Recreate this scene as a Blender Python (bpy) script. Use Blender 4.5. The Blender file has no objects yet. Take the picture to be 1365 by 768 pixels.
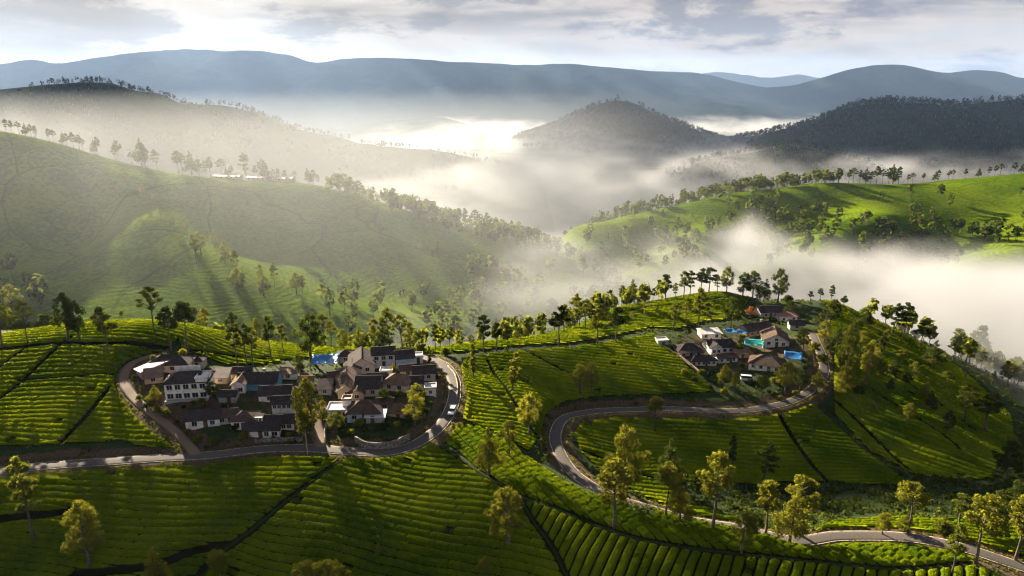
import bpy, bmesh, math, random
import numpy as np
from mathutils import Vector, Matrix

S = bpy.context.scene
C = S.collection
PI = math.pi
rng = np.random.default_rng(7)
random.seed(7)

# ------------------------------------------------------------------ camera
CZ = 200.0                      # camera height; valley floor is near zero
PITCH = math.radians(16.5)
FPX, CX0, CY0 = 922.0, 682.5, 384.0
cam_d = bpy.data.cameras.new('camera')
cam_d.sensor_width = 36.0
cam_d.lens = 36.0 * FPX / 1365.0
cam_d.clip_start, cam_d.clip_end = 1.0, 60000.0
cam = bpy.data.objects.new('camera', cam_d)
C.objects.link(cam)
cam.location = (0, 0, CZ)
cam.rotation_euler = (PI / 2 - PITCH, 0, 0)
S.camera = cam

# ------------------------------------------------------------------ light
SUN_EL, SUN_AZ = math.radians(19.0), math.radians(-33.0)   # azimuth from +Y, negative = left
SUN_DIR = Vector((math.sin(SUN_AZ) * math.cos(SUN_EL), math.cos(SUN_AZ) * math.cos(SUN_EL), math.sin(SUN_EL)))
sd = bpy.data.lights.new('sun', 'SUN')
sd.energy, sd.angle, sd.color = 5.0, math.radians(0.6), (1.0, 0.83, 0.60)
so = bpy.data.objects.new('sun', sd)
C.objects.link(so)
so.rotation_euler = (-SUN_DIR).to_track_quat('-Z', 'Y').to_euler()

W = bpy.data.worlds.new('World')
S.world = W
W.use_nodes = True
S.view_settings.view_transform = 'Standard'
S.view_settings.look = 'None'
S.view_settings.gamma = 1.0
S.view_settings.exposure = 2.4
S.view_settings.use_curve_mapping = False
S.render.engine = 'CYCLES'
cy = S.cycles
cy.use_denoising = True
try:
    cy.denoiser = 'OPENIMAGEDENOISE'
except Exception:
    pass
try:
    cy.denoising_prefilter = 'ACCURATE'
    cy.denoising_input_passes = 'RGB_ALBEDO_NORMAL'
except Exception:
    pass
cy.filter_width = 1.15
cy.use_adaptive_sampling = True
cy.adaptive_threshold = 0.02
cy.max_bounces = 6
cy.diffuse_bounces = 2
cy.glossy_bounces = 2
cy.transmission_bounces = 3
cy.transparent_max_bounces = 8
cy.volume_bounces = 1
cy.sample_clamp_indirect = 4.0
cy.caustics_reflective = cy.caustics_refractive = False


def world_nodes():
    nt = W.node_tree
    N, L = nt.nodes, nt.links
    N.clear()
    out = N.new('ShaderNodeOutputWorld')
    bg = N.new('ShaderNodeBackground')
    bg.inputs['Strength'].default_value = 0.05
    L.new(bg.outputs[0], out.inputs[0])
    sky = N.new('ShaderNodeTexSky')
    sky.sky_type = 'NISHITA'
    sky.sun_disc = False
    sky.sun_elevation = SUN_EL
    sky.sun_rotation = SUN_AZ
    sky.altitude = 1500
    sky.air_density, sky.dust_density, sky.ozone_density = 1.0, 1.5, 1.0
    tc = N.new('ShaderNodeTexCoord')
    sep = N.new('ShaderNodeSeparateXYZ')
    L.new(tc.outputs['Generated'], sep.inputs[0])

    def val(n, i, v):
        if isinstance(v, (int, float)):
            n.inputs[i].default_value = v
        elif isinstance(v, tuple):
            n.inputs[i].default_value = (*v, 1) if len(n.inputs[i].default_value) == 4 else v
        else:
            L.new(v, n.inputs[i])

    def math_(op, a, b=0.0, clamp=False):
        n = N.new('ShaderNodeMath')
        n.operation, n.use_clamp = op, clamp
        val(n, 0, a)
        val(n, 1, b)
        return n.outputs[0]

    def rng_(v, a, b, c=0.0, d=1.0):
        n = N.new('ShaderNodeMapRange')
        n.interpolation_type = 'SMOOTHSTEP'
        for i, x in enumerate((v, a, b, c, d)):
            val(n, i, x)
        return n.outputs[0]

    def mix(f, a, b):
        n = N.new('ShaderNodeMix')
        n.data_type = 'RGBA'
        val(n, 0, f)
        val(n, 6, a)
        val(n, 7, b)
        return n.outputs[2]

    def noise(vec, scale, detail, rough, w, dist=0.0):
        n = N.new('ShaderNodeTexNoise')
        n.noise_dimensions = '4D'
        L.new(vec, n.inputs['Vector'])
        for k, v in (('W', w), ('Scale', scale), ('Detail', detail), ('Roughness', rough), ('Distortion', dist)):
            n.inputs[k].default_value = v
        return n.outputs[0]

    # azimuth / elevation space for the heaped clouds low over the ranges
    el = math_('ARCSINE', sep.outputs[2])
    az = math_('ARCTAN2', sep.outputs[0], sep.outputs[1])
    cv = N.new('ShaderNodeCombineXYZ')
    L.new(math_('MULTIPLY', az, 1.0), cv.inputs[0])
    L.new(math_('MULTIPLY', el, 3.0), cv.inputs[1])
    low = cv.outputs[0]
    # a high deck in perspective
    zz = math_('ADD', math_('MAXIMUM', sep.outputs[2], 0.0), 0.045)
    comb = N.new('ShaderNodeCombineXYZ')
    L.new(math_('DIVIDE', sep.outputs[0], zz), comb.inputs[0])
    L.new(math_('DIVIDE', sep.outputs[1], zz), comb.inputs[1])
    deck = comb.outputs[0]
    dt = N.new('ShaderNodeVectorMath')
    dt.operation = 'DOT_PRODUCT'
    L.new(tc.outputs['Generated'], dt.inputs[0])
    dt.inputs[1].default_value = SUN_DIR
    glow = rng_(dt.outputs['Value'], 0.72, 0.99)

    n_lo = noise(low, 8.0, 9.0, 0.66, 2.3, 0.25)           # billows
    n_big = noise(low, 3.2, 3.0, 0.5, 5.2)
    n_dk = noise(deck, 0.40, 5.0, 0.55, 9.1, 0.4)
    n_dk2 = noise(deck, 1.1, 5.0, 0.6, 4.4, 0.3)

    gap = mix(glow, (2.20, 2.12, 2.05), (2.85, 2.68, 2.40))       # bright veil behind everything
    billow_lit = mix(glow, (2.62, 2.28, 2.02), (3.15, 2.85, 2.45))
    billow_dark = mix(glow, (1.12, 1.07, 1.16), (1.75, 1.62, 1.53))
    belly = mix(glow, (0.80, 0.80, 1.02), (1.28, 1.20, 1.13))
    b_mask = rng_(math_('ADD', math_('MULTIPLY', n_lo, 0.65), math_('MULTIPLY', n_big, 0.45)), 0.40, 0.50)
    b_shade = rng_(math_('ADD', n_lo, math_('MULTIPLY', math_('SUBTRACT', n_big, 0.5), 0.6)), 0.47, 0.58)
    c = mix(b_mask, gap, mix(b_shade, billow_lit, billow_dark))
    d_mask = rng_(math_('ADD', math_('MULTIPLY', n_dk, 0.62), math_('MULTIPLY', n_dk2, 0.40)), 0.44, 0.60)
    hi = rng_(el, 0.045, 0.095)
    c = mix(math_('MULTIPLY', d_mask, math_('ADD', math_('MULTIPLY', hi, 0.72), 0.06)), c, belly)
    # upper sky, out of the picture: broken deck with the clear sky showing through
    up = rng_(sep.outputs[2], 0.10, 0.40, 0.985, 0.72)
    c = mix(rng_(sep.outputs[2], 0.12, 0.55), c, mix(0.2, c, (0.40, 0.45, 0.60)))     # the deck overhead is thicker and greyer
    L.new(mix(up, sky.outputs[0], c), bg.inputs['Color'])


world_nodes()


# ------------------------------------------------------------------ helpers
CP, SP = math.cos(PITCH), math.sin(PITCH)


def ray(px, py):
    a, b = (px - CX0) / FPX, (CY0 - py) / FPX
    return np.array((a, CP + b * SP, -SP + b * CP))


def at(px, py, Y):
    """The point seen at photo pixel (px, py) at forward distance Y."""
    d = ray(px, py)
    t = Y / d[1]
    return np.array((d[0] * t, Y, CZ + d[2] * t))


def proj(p):
    x, y, z = p[0], p[1], p[2] - CZ
    dep = y * CP - z * SP
    return CX0 + FPX * x / dep, CY0 - FPX * (y * SP + z * CP) / dep


def mesh_np(name, verts, faces, mat=None, smooth=True, parent=None, attrs=None):
    """verts (n,3), faces (m,k) int arrays -> linked mesh object."""
    verts = np.ascontiguousarray(verts, dtype=np.float32)
    faces = np.ascontiguousarray(faces, dtype=np.int32)
    me = bpy.data.meshes.new(name)
    m, k = faces.shape
    me.vertices.add(len(verts))
    me.vertices.foreach_set('co', verts.ravel())
    me.loops.add(m * k)
    me.loops.foreach_set('vertex_index', faces.ravel())
    me.polygons.add(m)
    me.polygons.foreach_set('loop_start', np.arange(0, m * k, k, dtype=np.int32))
    me.polygons.foreach_set('loop_total', np.full(m, k, dtype=np.int32))
    if smooth:
        me.polygons.foreach_set('use_smooth', np.ones(m, dtype=bool))
    me.update(calc_edges=True)
    for an, av in (attrs or {}).items():
        at_ = me.attributes.new(an, 'FLOAT', 'POINT')
        at_.data.foreach_set('value', np.ascontiguousarray(av, dtype=np.float32))
    if mat is not None:
        me.materials.append(mat)
    o = bpy.data.objects.new(name, me)
    C.objects.link(o)
    if parent is not None:
        o.parent = parent
    return o


def tag(o, label=None, cat=None, group=None, kind=None):
    if label:
        o['label'] = label
    if cat:
        o['category'] = cat
    if group:
        o['group'] = group
    if kind:
        o['kind'] = kind
    return o


def empty(name, loc, rz=0.0, scale=1.0):
    o = bpy.data.objects.new(name, None)
    C.objects.link(o)
    o.location = loc
    o.rotation_euler = (0, 0, rz)
    o.scale = (scale,) * 3 if isinstance(scale, (int, float)) else scale
    o.empty_display_size = 0.2
    return o


def hash2(ix, iy, seed=0):
    h = (ix.astype(np.int64) * 374761393 + iy.astype(np.int64) * 668265263 + seed * 1274126177) & 0xFFFFFFFF
    h = ((h ^ (h >> 13)) * 1274126177) & 0xFFFFFFFF
    return ((h ^ (h >> 16)) & 0xFFFF) / 65535.0


def vnoise(x, y, seed=0):
    ix, iy = np.floor(x), np.floor(y)
    fx, fy = x - ix, y - iy
    fx, fy = fx * fx * (3 - 2 * fx), fy * fy * (3 - 2 * fy)
    a, b = hash2(ix, iy, seed), hash2(ix + 1, iy, seed)
    c, d = hash2(ix, iy + 1, seed), hash2(ix + 1, iy + 1, seed)
    return (a * (1 - fx) + b * fx) * (1 - fy) + (c * (1 - fx) + d * fx) * fy


def fbm(x, y, octv=4, seed=0, gain=0.5):
    s, a, t = 0, 1.0, 0
    for k in range(octv):
        s = s + a * vnoise(x, y, seed + k * 17)
        t += a
        a *= gain
        x, y = x * 2.03 + 11.3, y * 2.03 + 5.7
    return s / t - 0.5


def sstep(a, b, x):
    t = np.clip((x - a) / (b - a), 0, 1)
    return t * t * (3 - 2 * t)


# ------------------------------------------------------------------ node material builder
class Mat:
    def __init__(self, name):
        self.m = bpy.data.materials.new(name)
        self.m.use_nodes = True
        self.nt = self.m.node_tree
        self.N, self.L = self.nt.nodes, self.nt.links
        self.N.clear()
        self.out = self.N.new('ShaderNodeOutputMaterial')

    def set(self, sock, v):
        if isinstance(v, bpy.types.NodeSocket):
            self.L.new(v, sock)
        elif isinstance(v, tuple) and len(v) == 3 and sock.type == 'RGBA':
            sock.default_value = (*v, 1)
        else:
            sock.default_value = v

    def noise(self, scale, detail=3.0, rough=0.55, coord='Object', vec=None, w=None, dist=0.0):
        n = self.N.new('ShaderNodeTexNoise')
        if vec is None:
            vec = self.coord(coord)
        self.L.new(vec, n.inputs['Vector'])
        n.inputs['Scale'].default_value = scale
        n.inputs['Detail'].default_value = detail
        n.inputs['Roughness'].default_value = rough
        n.inputs['Distortion'].default_value = dist
        return n.outputs[0]

    def coord(self, c='Object'):
        if c == 'World':
            return self.N.new('ShaderNodeNewGeometry').outputs['Position']
        return self.N.new('ShaderNodeTexCoord').outputs[c]

    def attr(self, name):
        n = self.N.new('ShaderNodeAttribute')
        n.attribute_name = name
        return n.outputs['Fac']

    def rand(self):
        return self.N.new('ShaderNodeObjectInfo').outputs['Random']

    def math(self, op, a, b=0.0, clamp=False):
        n = self.N.new('ShaderNodeMath')
        n.operation, n.use_clamp = op, clamp
        self.set(n.inputs[0], a)
        self.set(n.inputs[1], b)
        return n.outputs[0]

    def map(self, v, a, b, c=0.0, d=1.0):
        n = self.N.new('ShaderNodeMapRange')
        n.interpolation_type = 'SMOOTHSTEP'
        self.set(n.inputs[0], v)
        for i, x in zip((1, 2, 3, 4), (a, b, c, d)):
            n.inputs[i].default_value = x
        return n.outputs[0]

    def mix(self, f, a, b, mode='MIX'):
        n = self.N.new('ShaderNodeMix')
        n.data_type = 'RGBA'
        n.blend_type = mode
        self.set(n.inputs[0], f)
        self.set(n.inputs[6], a)
        self.set(n.inputs[7], b)
        return n.outputs[2]

    def bump(self, h, strength=0.5, dist=0.1):
        n = self.N.new('ShaderNodeBump')
        n.inputs['Strength'].default_value = strength
        n.inputs['Distance'].default_value = dist
        self.set(n.inputs['Height'], h)
        return n.outputs[0]

    def principled(self, color, rough=0.8, metal=0.0, normal=None, spec=0.3):
        n = self.N.new('ShaderNodeBsdfPrincipled')
        self.set(n.inputs['Base Color'], color)
        self.set(n.inputs['Roughness'], rough)
        n.inputs['Metallic'].default_value = metal
        n.inputs['Specular IOR Level'].default_value = spec
        if normal is not None:
            self.L.new(normal, n.inputs['Normal'])
        return n.outputs[0]

    def leaf(self, color, tcolor, tmix, normal=None, gloss=0.0, rough=0.4):
        d = self.N.new('ShaderNodeBsdfDiffuse')
        t = self.N.new('ShaderNodeBsdfTranslucent')
        self.set(d.inputs[0], color)
        self.set(t.inputs[0], tcolor)
        if normal is not None:
            self.L.new(normal, d.inputs['Normal'])
            self.L.new(normal, t.inputs['Normal'])
        m = self.N.new('ShaderNodeMixShader')
        self.set(m.inputs[0], tmix)
        self.L.new(d.outputs[0], m.inputs[1])
        self.L.new(t.outputs[0], m.inputs[2])
        r = m.outputs[0]
        if gloss > 0:
            g = self.N.new('ShaderNodeBsdfGlossy')
            g.inputs['Roughness'].default_value = rough
            self.set(g.inputs[0], (0.8, 0.8, 0.7))
            if normal is not None:
                self.L.new(normal, g.inputs['Normal'])
            m2 = self.N.new('ShaderNodeMixShader')
            m2.inputs[0].default_value = gloss
            self.L.new(r, m2.inputs[1])
            self.L.new(g.outputs[0], m2.inputs[2])
            r = m2.outputs[0]
        return r

    def done(self, shader):
        self.L.new(shader, self.out.inputs['Surface'])
        return self.m
HAZE_COL, HAZE_D, HAZE_G = (0.40, 0.60, 1.0), 0.000016, 0.3
MIST_D = 0.00034
SUN_GAPS = [(-130, 392), (-62, 352), (-240, 560), (40, 545), (-330, 520)]  # ground points where the added clouds let the sun through
VILLAGE_PADS = [(300, 520, 27, 20), (500, 520, 22, 20), (960, 470, 20, 20), (1025, 460, 17, 26), (240, 515, 16, 16)]   # trodden village ground: pixel, radii
FOG_COL = (0.525, 0.55, 0.59)
SHADE_CLOUDS = [  # clouds added out of view to cast shade: ground x, y, half sizes, turn
    (-62, 106, 80, 13, 0.0), (60, 183, 62, 18, -0.05), (78, 168, 40, 12, 0.05), (140, 166, 46, 32, 0.3), (28, 97, 34, 5, 0.0),
    (900, 1750, 420, 260, 0.1, 700, 30, 40, .34), (1350, 1650, 300, 240, 0.1, 720, 30, 30, .34), (330, 2200, 420, 330, 0.2, 780, 30, 60, .34),
]
FAR_D = 0.000042
# ------------------------------------------------------------------ near terrain: control points (pixel x, pixel y, forward distance)
CTRL = [
    # knoll on the left: crest, face, bank above the road
    (0, 462, 184), (60, 451, 186), (115, 445, 188), (170, 440, 190), (230, 442, 194), (290, 452, 200), (345, 463, 204), (400, 470, 203),
    (0, 480, 178), (100, 462, 181), (0, 520, 166), (0, 560, 153.5), (0, 592, 143.5), (100, 480, 175.5), (100, 520, 164), (100, 560, 152.5), (100, 590, 143.8),
    (180, 480, 178), (160, 520, 165), (160, 560, 153.5), (180, 590, 145.5), (-120, 500, 175), (-120, 585, 147),
    # left village
    (200, 500, 173), (250, 532, 161.5), (230, 490, 178), (300, 480, 190), (330, 530, 163.5), (270, 570, 151.5), (350, 582, 149), (420, 560, 157),
    (420, 500, 183), (380, 480, 195), (470, 540, 163), (500, 565, 154.5), (560, 540, 164), (500, 500, 183), (530, 480, 193), (470, 473, 203),
    (560, 473, 204), (620, 469, 210), (690, 464, 213), (450, 582, 151),
    # main road
    (0, 628, 135.5), (100, 618, 137.5), (200, 611, 140), (280, 606, 142), (350, 599, 145), (410, 597, 146), (460, 601, 145), (510, 603, 144.5),
    (550, 594, 148), (585, 570, 156), (603, 540, 167), (606, 510, 180), (596, 490, 190), (580, 480, 196),
    # slope between villages
    (640, 500, 193), (650, 560, 163), (750, 460, 220), (820, 450, 232), (870, 438, 245), (700, 520, 182), (760, 500, 198), (850, 500, 203),
    (830, 425, 262), (760, 440, 248), (830, 410, 278), (900, 402, 285), (965, 391, 292), (690, 560, 165), (720, 540, 174),
    # right village, hill top
    (930, 470, 225), (960, 510, 206), (1020, 450, 240), (1020, 490, 214), (1000, 520, 201), (900, 452, 233), (950, 430, 254), (940, 415, 272), (1010, 420, 262),
    (1040, 405, 280), (1000, 400, 288), (1060, 425, 262), (860, 525, 193),
    # lower road
    (1365, 757, 108), (1280, 729, 113.5), (1200, 716, 118), (1120, 714, 119.5), (1055, 720, 118.5), (980, 706, 126.5), (900, 691, 130.5), (825, 667, 135.5),
    (770, 636, 145), (745, 602, 156), (741, 577, 166), (757, 556, 176), (800, 547, 182), (880, 545, 187), (960, 547, 188), (1030, 540, 191),
    (1075, 523, 198), (1097, 500, 207), (1097, 478, 216), (1088, 455, 228),
    # foreground spur
    (680, 588, 147.5), (700, 608, 145), (745, 635, 138), (800, 658, 131.5), (870, 683, 122.5), (950, 704, 117.5), (1020, 716, 114.5),
    (640, 628, 135.5), (690, 660, 126), (770, 693, 118.5), (850, 718, 113.5), (950, 736, 110), (1100, 745, 108.5), (1290, 750, 108.5), (620, 595, 147.5),
    (640, 690, 120.5), (680, 768, 108.5), (560, 768, 111.5), (450, 700, 122), (400, 640, 134.5), (500, 650, 133), (350, 768, 114), (850, 768, 105.5),
    (1000, 768, 104.5), (1200, 775, 104), (200, 640, 133), (100, 700, 121), (0, 700, 121), (100, 768, 112), (0, 768, 112), (260, 745, 114.5), (-100, 680, 125),
    # hollow
    (830, 600, 165), (900, 620, 158), (1000, 600, 170), (1000, 650, 152), (1100, 600, 172), (1100, 660, 148), (1000, 690, 133), (1150, 690, 131),
    (1200, 650, 150), (1250, 690, 128), (1330, 690, 130), (860, 570, 178), (1000, 565, 183), (780, 590, 163), (790, 640, 146), (850, 668, 136.5), (1420, 660, 140),
    # right slope
    (1090, 560, 188), (1150, 500, 215), (1160, 520, 206), (1250, 580, 180), (1300, 640, 160), (1200, 600, 175), (1100, 402, 275), (1150, 425, 262),
    (1200, 450, 250), (1250, 480, 236), (1300, 520, 218), (1340, 565, 198), (1370, 600, 185), (1150, 460, 240), (1110, 440, 246), (1130, 480, 222),
    (1230, 540, 199), (1180, 490, 222), (1450, 640, 165),
]
HID = [  # hidden flanks: X, Y, height relative to the camera
    (180, 310, -125), (230, 265, -128), (262, 215, -128), (300, 150, -125), (260, 100, -105), (120, 345, -122), (60, 345, -118), (0, 345, -128), (-60, 300, -125),
    (-120, 290, -122), (-200, 290, -112), (-270, 260, -105), (-130, 235, -90), (-60, 245, -98), (10, 262, -100), (40, 300, -104), (-200, 225, -82),
    (-60, 90, -102), (0, 88, -100), (60, 85, -93), (130, 85, -89), (-120, 85, -103), (-200, 130, -86), (-230, 80, -100), (200, 85, -90), (0, 60, -106), (120, 60, -92),
    (0, 420, -150), (150, 420, -150), (-150, 400, -140), (-270, 400, -130), (300, 380, -150), (330, 250, -145), (330, 60, -110), (-270, 160, -90),
]
PTS = np.array([at(*c) for c in CTRL] + [(x, y, z + CZ) for x, y, z in HID])


def tps_fit(P, lam):
    n = len(P)
    xy = P[:, :2] / 100.0
    r2 = ((xy[:, None] - xy[None]) ** 2).sum(-1)
    K = np.where(r2 > 0, 0.5 * r2 * np.log(np.maximum(r2, 1e-12)), 0)
    Q = np.c_[np.ones(n), xy]
    A = np.zeros((n + 3, n + 3))
    A[:n, :n] = K + lam * np.eye(n)
    A[:n, n:], A[n:, :n] = Q, Q.T
    return xy, np.linalg.solve(A, np.r_[P[:, 2], 0, 0, 0])


def tps_eval(fit, x, y):
    xy, w = fit
    n = len(xy)
    x, y = np.asarray(x, float).ravel() / 100, np.asarray(y, float).ravel() / 100
    out = np.empty(len(x))
    for i in range(0, len(x), 20000):
        r2 = (x[i:i + 20000, None] - xy[None, :, 0]) ** 2 + (y[i:i + 20000, None] - xy[None, :, 1]) ** 2
        out[i:i + 20000] = (0.5 * r2 * np.log(np.maximum(r2, 1e-12))) @ w[:n] + w[n] + w[n + 1] * x[i:i + 20000] + w[n + 2] * y[i:i + 20000]
    return out


class Grid:
    """A height field on a regular grid with bilinear look-up."""

    def __init__(self, x0, x1, y0, y1, step):
        self.x0, self.y0, self.h = x0, y0, step
        self.xs, self.ys = np.arange(x0, x1 + step * .5, step), np.arange(y0, y1 + step * .5, step)
        self.X, self.Y = np.meshgrid(self.xs, self.ys)
        self.Z = None

    def __call__(self, x, y):
        x, y = np.asarray(x, float), np.asarray(y, float)
        u = np.clip((x - self.x0) / self.h, 0, len(self.xs) - 1.001)
        v = np.clip((y - self.y0) / self.h, 0, len(self.ys) - 1.001)
        i, j = u.astype(int), v.astype(int)
        fu, fv = u - i, v - j
        Z = self.Z
        return (Z[j, i] * (1 - fu) + Z[j, i + 1] * fu) * (1 - fv) + (Z[j + 1, i] * (1 - fu) + Z[j + 1, i + 1] * fu) * fv

    def mesh(self, name, mat, keep=None):
        ny, nx = self.Z.shape
        v = np.c_[self.X.ravel(), self.Y.ravel(), self.Z.ravel()]
        idx = np.arange(nx * ny).reshape(ny, nx)
        f = np.stack([idx[:-1, :-1], idx[:-1, 1:], idx[1:, 1:], idx[1:, :-1]], -1).reshape(-1, 4)
        return mesh_np(name, v, f, mat)


def spline(pts, step=1.0):
    P = np.asarray(pts, float)
    P = np.vstack([2 * P[0] - P[1], P, 2 * P[-1] - P[-2]])
    out = []
    for i in range(1, len(P) - 2):
        n = max(2, int(np.linalg.norm(P[i + 1] - P[i]) / step))
        for t in np.arange(n) / n:
            a, b, c, d = P[i - 1], P[i], P[i + 1], P[i + 2]
            out.append(0.5 * ((2 * b) + (-a + c) * t + (2 * a - 5 * b + 4 * c - d) * t * t + (-a + 3 * b - 3 * c + d) * t ** 3))
    out.append(P[-2])
    return np.array(out)


ROADS = {
    'road_village': ([at(-150, 640, 133), at(-60, 633, 134.5)] + [at(*c) for c in [
        (0, 628, 135.5), (100, 618, 137.5), (200, 611, 140), (280, 606, 142), (350, 599, 145), (410, 597, 146), (460, 601, 145), (510, 603, 144.5),
        (550, 594, 148), (585, 570, 156), (603, 540, 167), (606, 510, 180), (596, 490, 190), (580, 480, 196), (562, 475, 201), (540, 472.5, 207)]], 1.85),
    'road_valley': ([at(1480, 795, 103)] + [at(*c) for c in [
        (1365, 757, 108), (1280, 729, 113.5), (1200, 716, 118), (1120, 714, 119.5), (1055, 720, 118.5), (980, 706, 126.5), (900, 691, 130.5), (825, 667, 135.5),
        (770, 636, 145), (745, 602, 156), (741, 577, 166), (757, 556, 176), (800, 547, 182), (880, 545, 187), (960, 547, 188), (1030, 540, 191),
        (1075, 523, 198), (1097, 500, 207), (1097, 478, 216), (1088, 455, 228), (1084, 440, 238)]], 1.7),
    'dirt_lane': ([at(*c) for c in [(425, 597, 146), (427, 580, 151), (422, 562, 156.5), (424, 545, 162)]], 1.5),
    'dirt_track': ([at(*c) for c in [(262, 606, 142), (248, 590, 146.5), (222, 566, 152.5), (190, 543, 159), (170, 522, 165.5), (166, 505, 171), (178, 488, 177), (205, 476, 181.5)]], 1.3),
}
near = Grid(-290, 350, 50, 430, 1.0)
near.Z = tps_eval(tps_fit(PTS, 0.0015), near.X, near.Y).reshape(near.X.shape)
near.Z += 0.5 * fbm(near.X / 18, near.Y / 18, 3, 3)
road_lines = {}


def line_dist(X, Y, L):
    """distance to polyline L and the height of its nearest point"""
    d2 = np.full(X.shape, 1e12)
    zz = np.zeros(X.shape)
    for p in L:
        e = (X - p[0]) ** 2 + (Y - p[1]) ** 2
        m = e < d2
        d2[m], zz[m] = e[m], p[2]
    return np.sqrt(d2), zz


for nm, (pts, half) in ROADS.items():
    Ls = spline(pts, 1.2)
    Ls[:, 2] = near(Ls[:, 0], Ls[:, 1])
    k = np.ones(9) / 9
    zp = np.r_[np.full(4, Ls[0, 2]), Ls[:, 2], np.full(4, Ls[-1, 2])]
    Ls[:, 2] = np.convolve(zp, k, 'valid')
    road_lines[nm] = Ls
    d, z = line_dist(near.X, near.Y, Ls)
    w = 1 - sstep(half + 0.9, half + 4.0, d)
    near.Z = near.Z * (1 - w) + (z - 0.10) * w


def ground(x, y):
    return near(x, y)


def hit(px, py, grid=None, y0=70.0, y1=900.0):
    """where the ray of photo pixel (px, py) first meets the ground"""
    g = grid or near
    d = ray(px, py)
    Y = np.arange(y0, y1, 0.25)
    t = Y / d[1]
    x, z = d[0] * t, CZ + d[2] * t
    below = np.nonzero(z <= g(x, Y))[0]
    if not len(below):
        return None
    i = below[0]
    return np.array((x[i], Y[i], float(g(x[i], Y[i]))))


# ------------------------------------------------------------------ middle distance hills (same method, coarser)
LEFT_CTRL = [
    (-150, 190, 490), (0, 202, 505), (60, 208, 515), (120, 218, 530), (180, 228, 540), (240, 238, 550), (300, 244, 560), (390, 250, 565), (450, 262, 568),
    (520, 285, 565), (600, 318, 555), (680, 342, 545), (770, 364, 532), (840, 392, 525),
    (150, 235, 515), (200, 290, 460), (260, 340, 419), (330, 375, 392), (430, 412, 370), (500, 438, 350),
    (110, 270, 500), (110, 330, 462), (0, 300, 455), (0, 400, 370), (100, 420, 348), (200, 385, 385), (210, 430, 345), (330, 300, 520), (330, 340, 484), (600, 400, 440), (500, 400, 418), (400, 350, 472),
    (700, 385, 480), (450, 310, 515), (560, 345, 500), (640, 370, 490), (330, 430, 350), (-150, 300, 450), (-150, 420, 350), (300, 260, 540), (420, 275, 548), (760, 400, 470),
]
LEFT_HID = [(-400, 620, -75), (-250, 640, -95), (-100, 650, -120), (0, 640, -140), (100, 620, -165), (150, 560, -170), (180, 480, -170), (-400, 700, -120), (-200, 740, -150), (0, 740, -185),
            (-500, 300, -105), (-300, 300, -120), (-150, 300, -130), (0, 330, -142), (100, 400, -160), (-600, 560, -40), (-650, 400, -70), (-600, 700, -100), (-650, 300, -100), (200, 700, -200)]
left_hill = Grid(-660, 190, 290, 740, 3.0)
left_hill.Z = tps_eval(tps_fit(np.array([at(*c) for c in LEFT_CTRL] + [(x, y, z + CZ) for x, y, z in LEFT_HID]), 0.004), left_hill.X, left_hill.Y).reshape(left_hill.X.shape)
left_hill.Z += 3.0 * fbm(left_hill.X / 60, left_hill.Y / 60, 4, 9)
RIGHT_CTRL = [
    (760, 306, 640), (800, 296, 650), (850, 285, 655), (900, 275, 660), (1000, 258, 670), (1100, 248, 675), (1200, 250, 670), (1300, 243, 660), (1450, 232, 640),
    (850, 300, 628), (800, 325, 595), (780, 345, 570), (985, 268, 655), (955, 298, 612), (915, 328, 572), (890, 350, 540), (1240, 262, 640), (1190, 285, 592), (1130, 312, 548), (1070, 342, 510), (1030, 365, 480),
    (1420, 300, 545), (1350, 330, 510), (1295, 352, 485), (1060, 300, 616), (1010, 335, 568), (1100, 280, 640), (880, 325, 602), (850, 345, 575), (1160, 338, 545), (1228, 333, 552), (1295, 300, 590), (1180, 360, 500), (1230, 380, 470),
    (960, 365, 520), (830, 370, 530), (1190, 291.6, 570), (1130, 319.6, 527), (1070, 350, 492), (955, 304.6, 590), (915, 336, 550), (1350, 338, 490),
]
RIGHT_HID = [(60, 560, -165), (60, 700, -160), (150, 740, -150), (250, 780, -140), (400, 790, -130), (560, 780, -115), (100, 480, -165), (200, 450, -160), (300, 430, -160), (420, 420, -155), (560, 420, -150), (560, 560, -110), (640, 640, -90), (30, 640, -165)]
right_hill = Grid(30, 660, 400, 800, 3.0)
right_hill.Z = tps_eval(tps_fit(np.array([at(*c) for c in RIGHT_CTRL] + [(x, y, z + CZ) for x, y, z in RIGHT_HID]), 0.004), right_hill.X, right_hill.Y).reshape(right_hill.X.shape)
right_hill.Z += 3.0 * fbm(right_hill.X / 50, right_hill.Y / 50, 4, 21)


def crest_hill(x0, x1, crest, Yc, front, back, base, step, seed, rough, spur=0.35):
    """a range: a crest traced in pixels at distance Yc (or (x,y,Y) triples), falling to `base` in front and behind with spurs and gullies"""
    cp = np.array([at(c[0], c[1], c[2] if len(c) > 2 else Yc) for c in crest])
    cp = cp[np.argsort(cp[:, 0])]
    sp = spline(cp, 20.0)
    g = Grid(x0, x1, Yc - front, Yc + back, step)
    cz = np.interp(g.X, sp[:, 0], sp[:, 2])
    cyy = np.interp(g.X, sp[:, 0], sp[:, 1])
    # spurs: the crest runs towards the viewer along some columns
    wob = fbm(g.X / (front * spur), g.Y / (front * 1.6), 4, seed) * 2
    t = np.where(g.Y < cyy, (cyy - g.Y) / front, (g.Y - cyy) / back)
    t = np.clip(t, 0, 1)
    sh = (1 - t) ** 1.15 * (1 + 0.9 * wob * np.minimum(t * 3.0, 1) * (1 - t))
    g.Z = (base + (cz - base) * np.clip(sh, 0, 1.02)) + rough * fbm(g.X / 90, g.Y / 90, 4, seed + 5) * np.minimum(1, t * 6 + .25)
    return g


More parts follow.
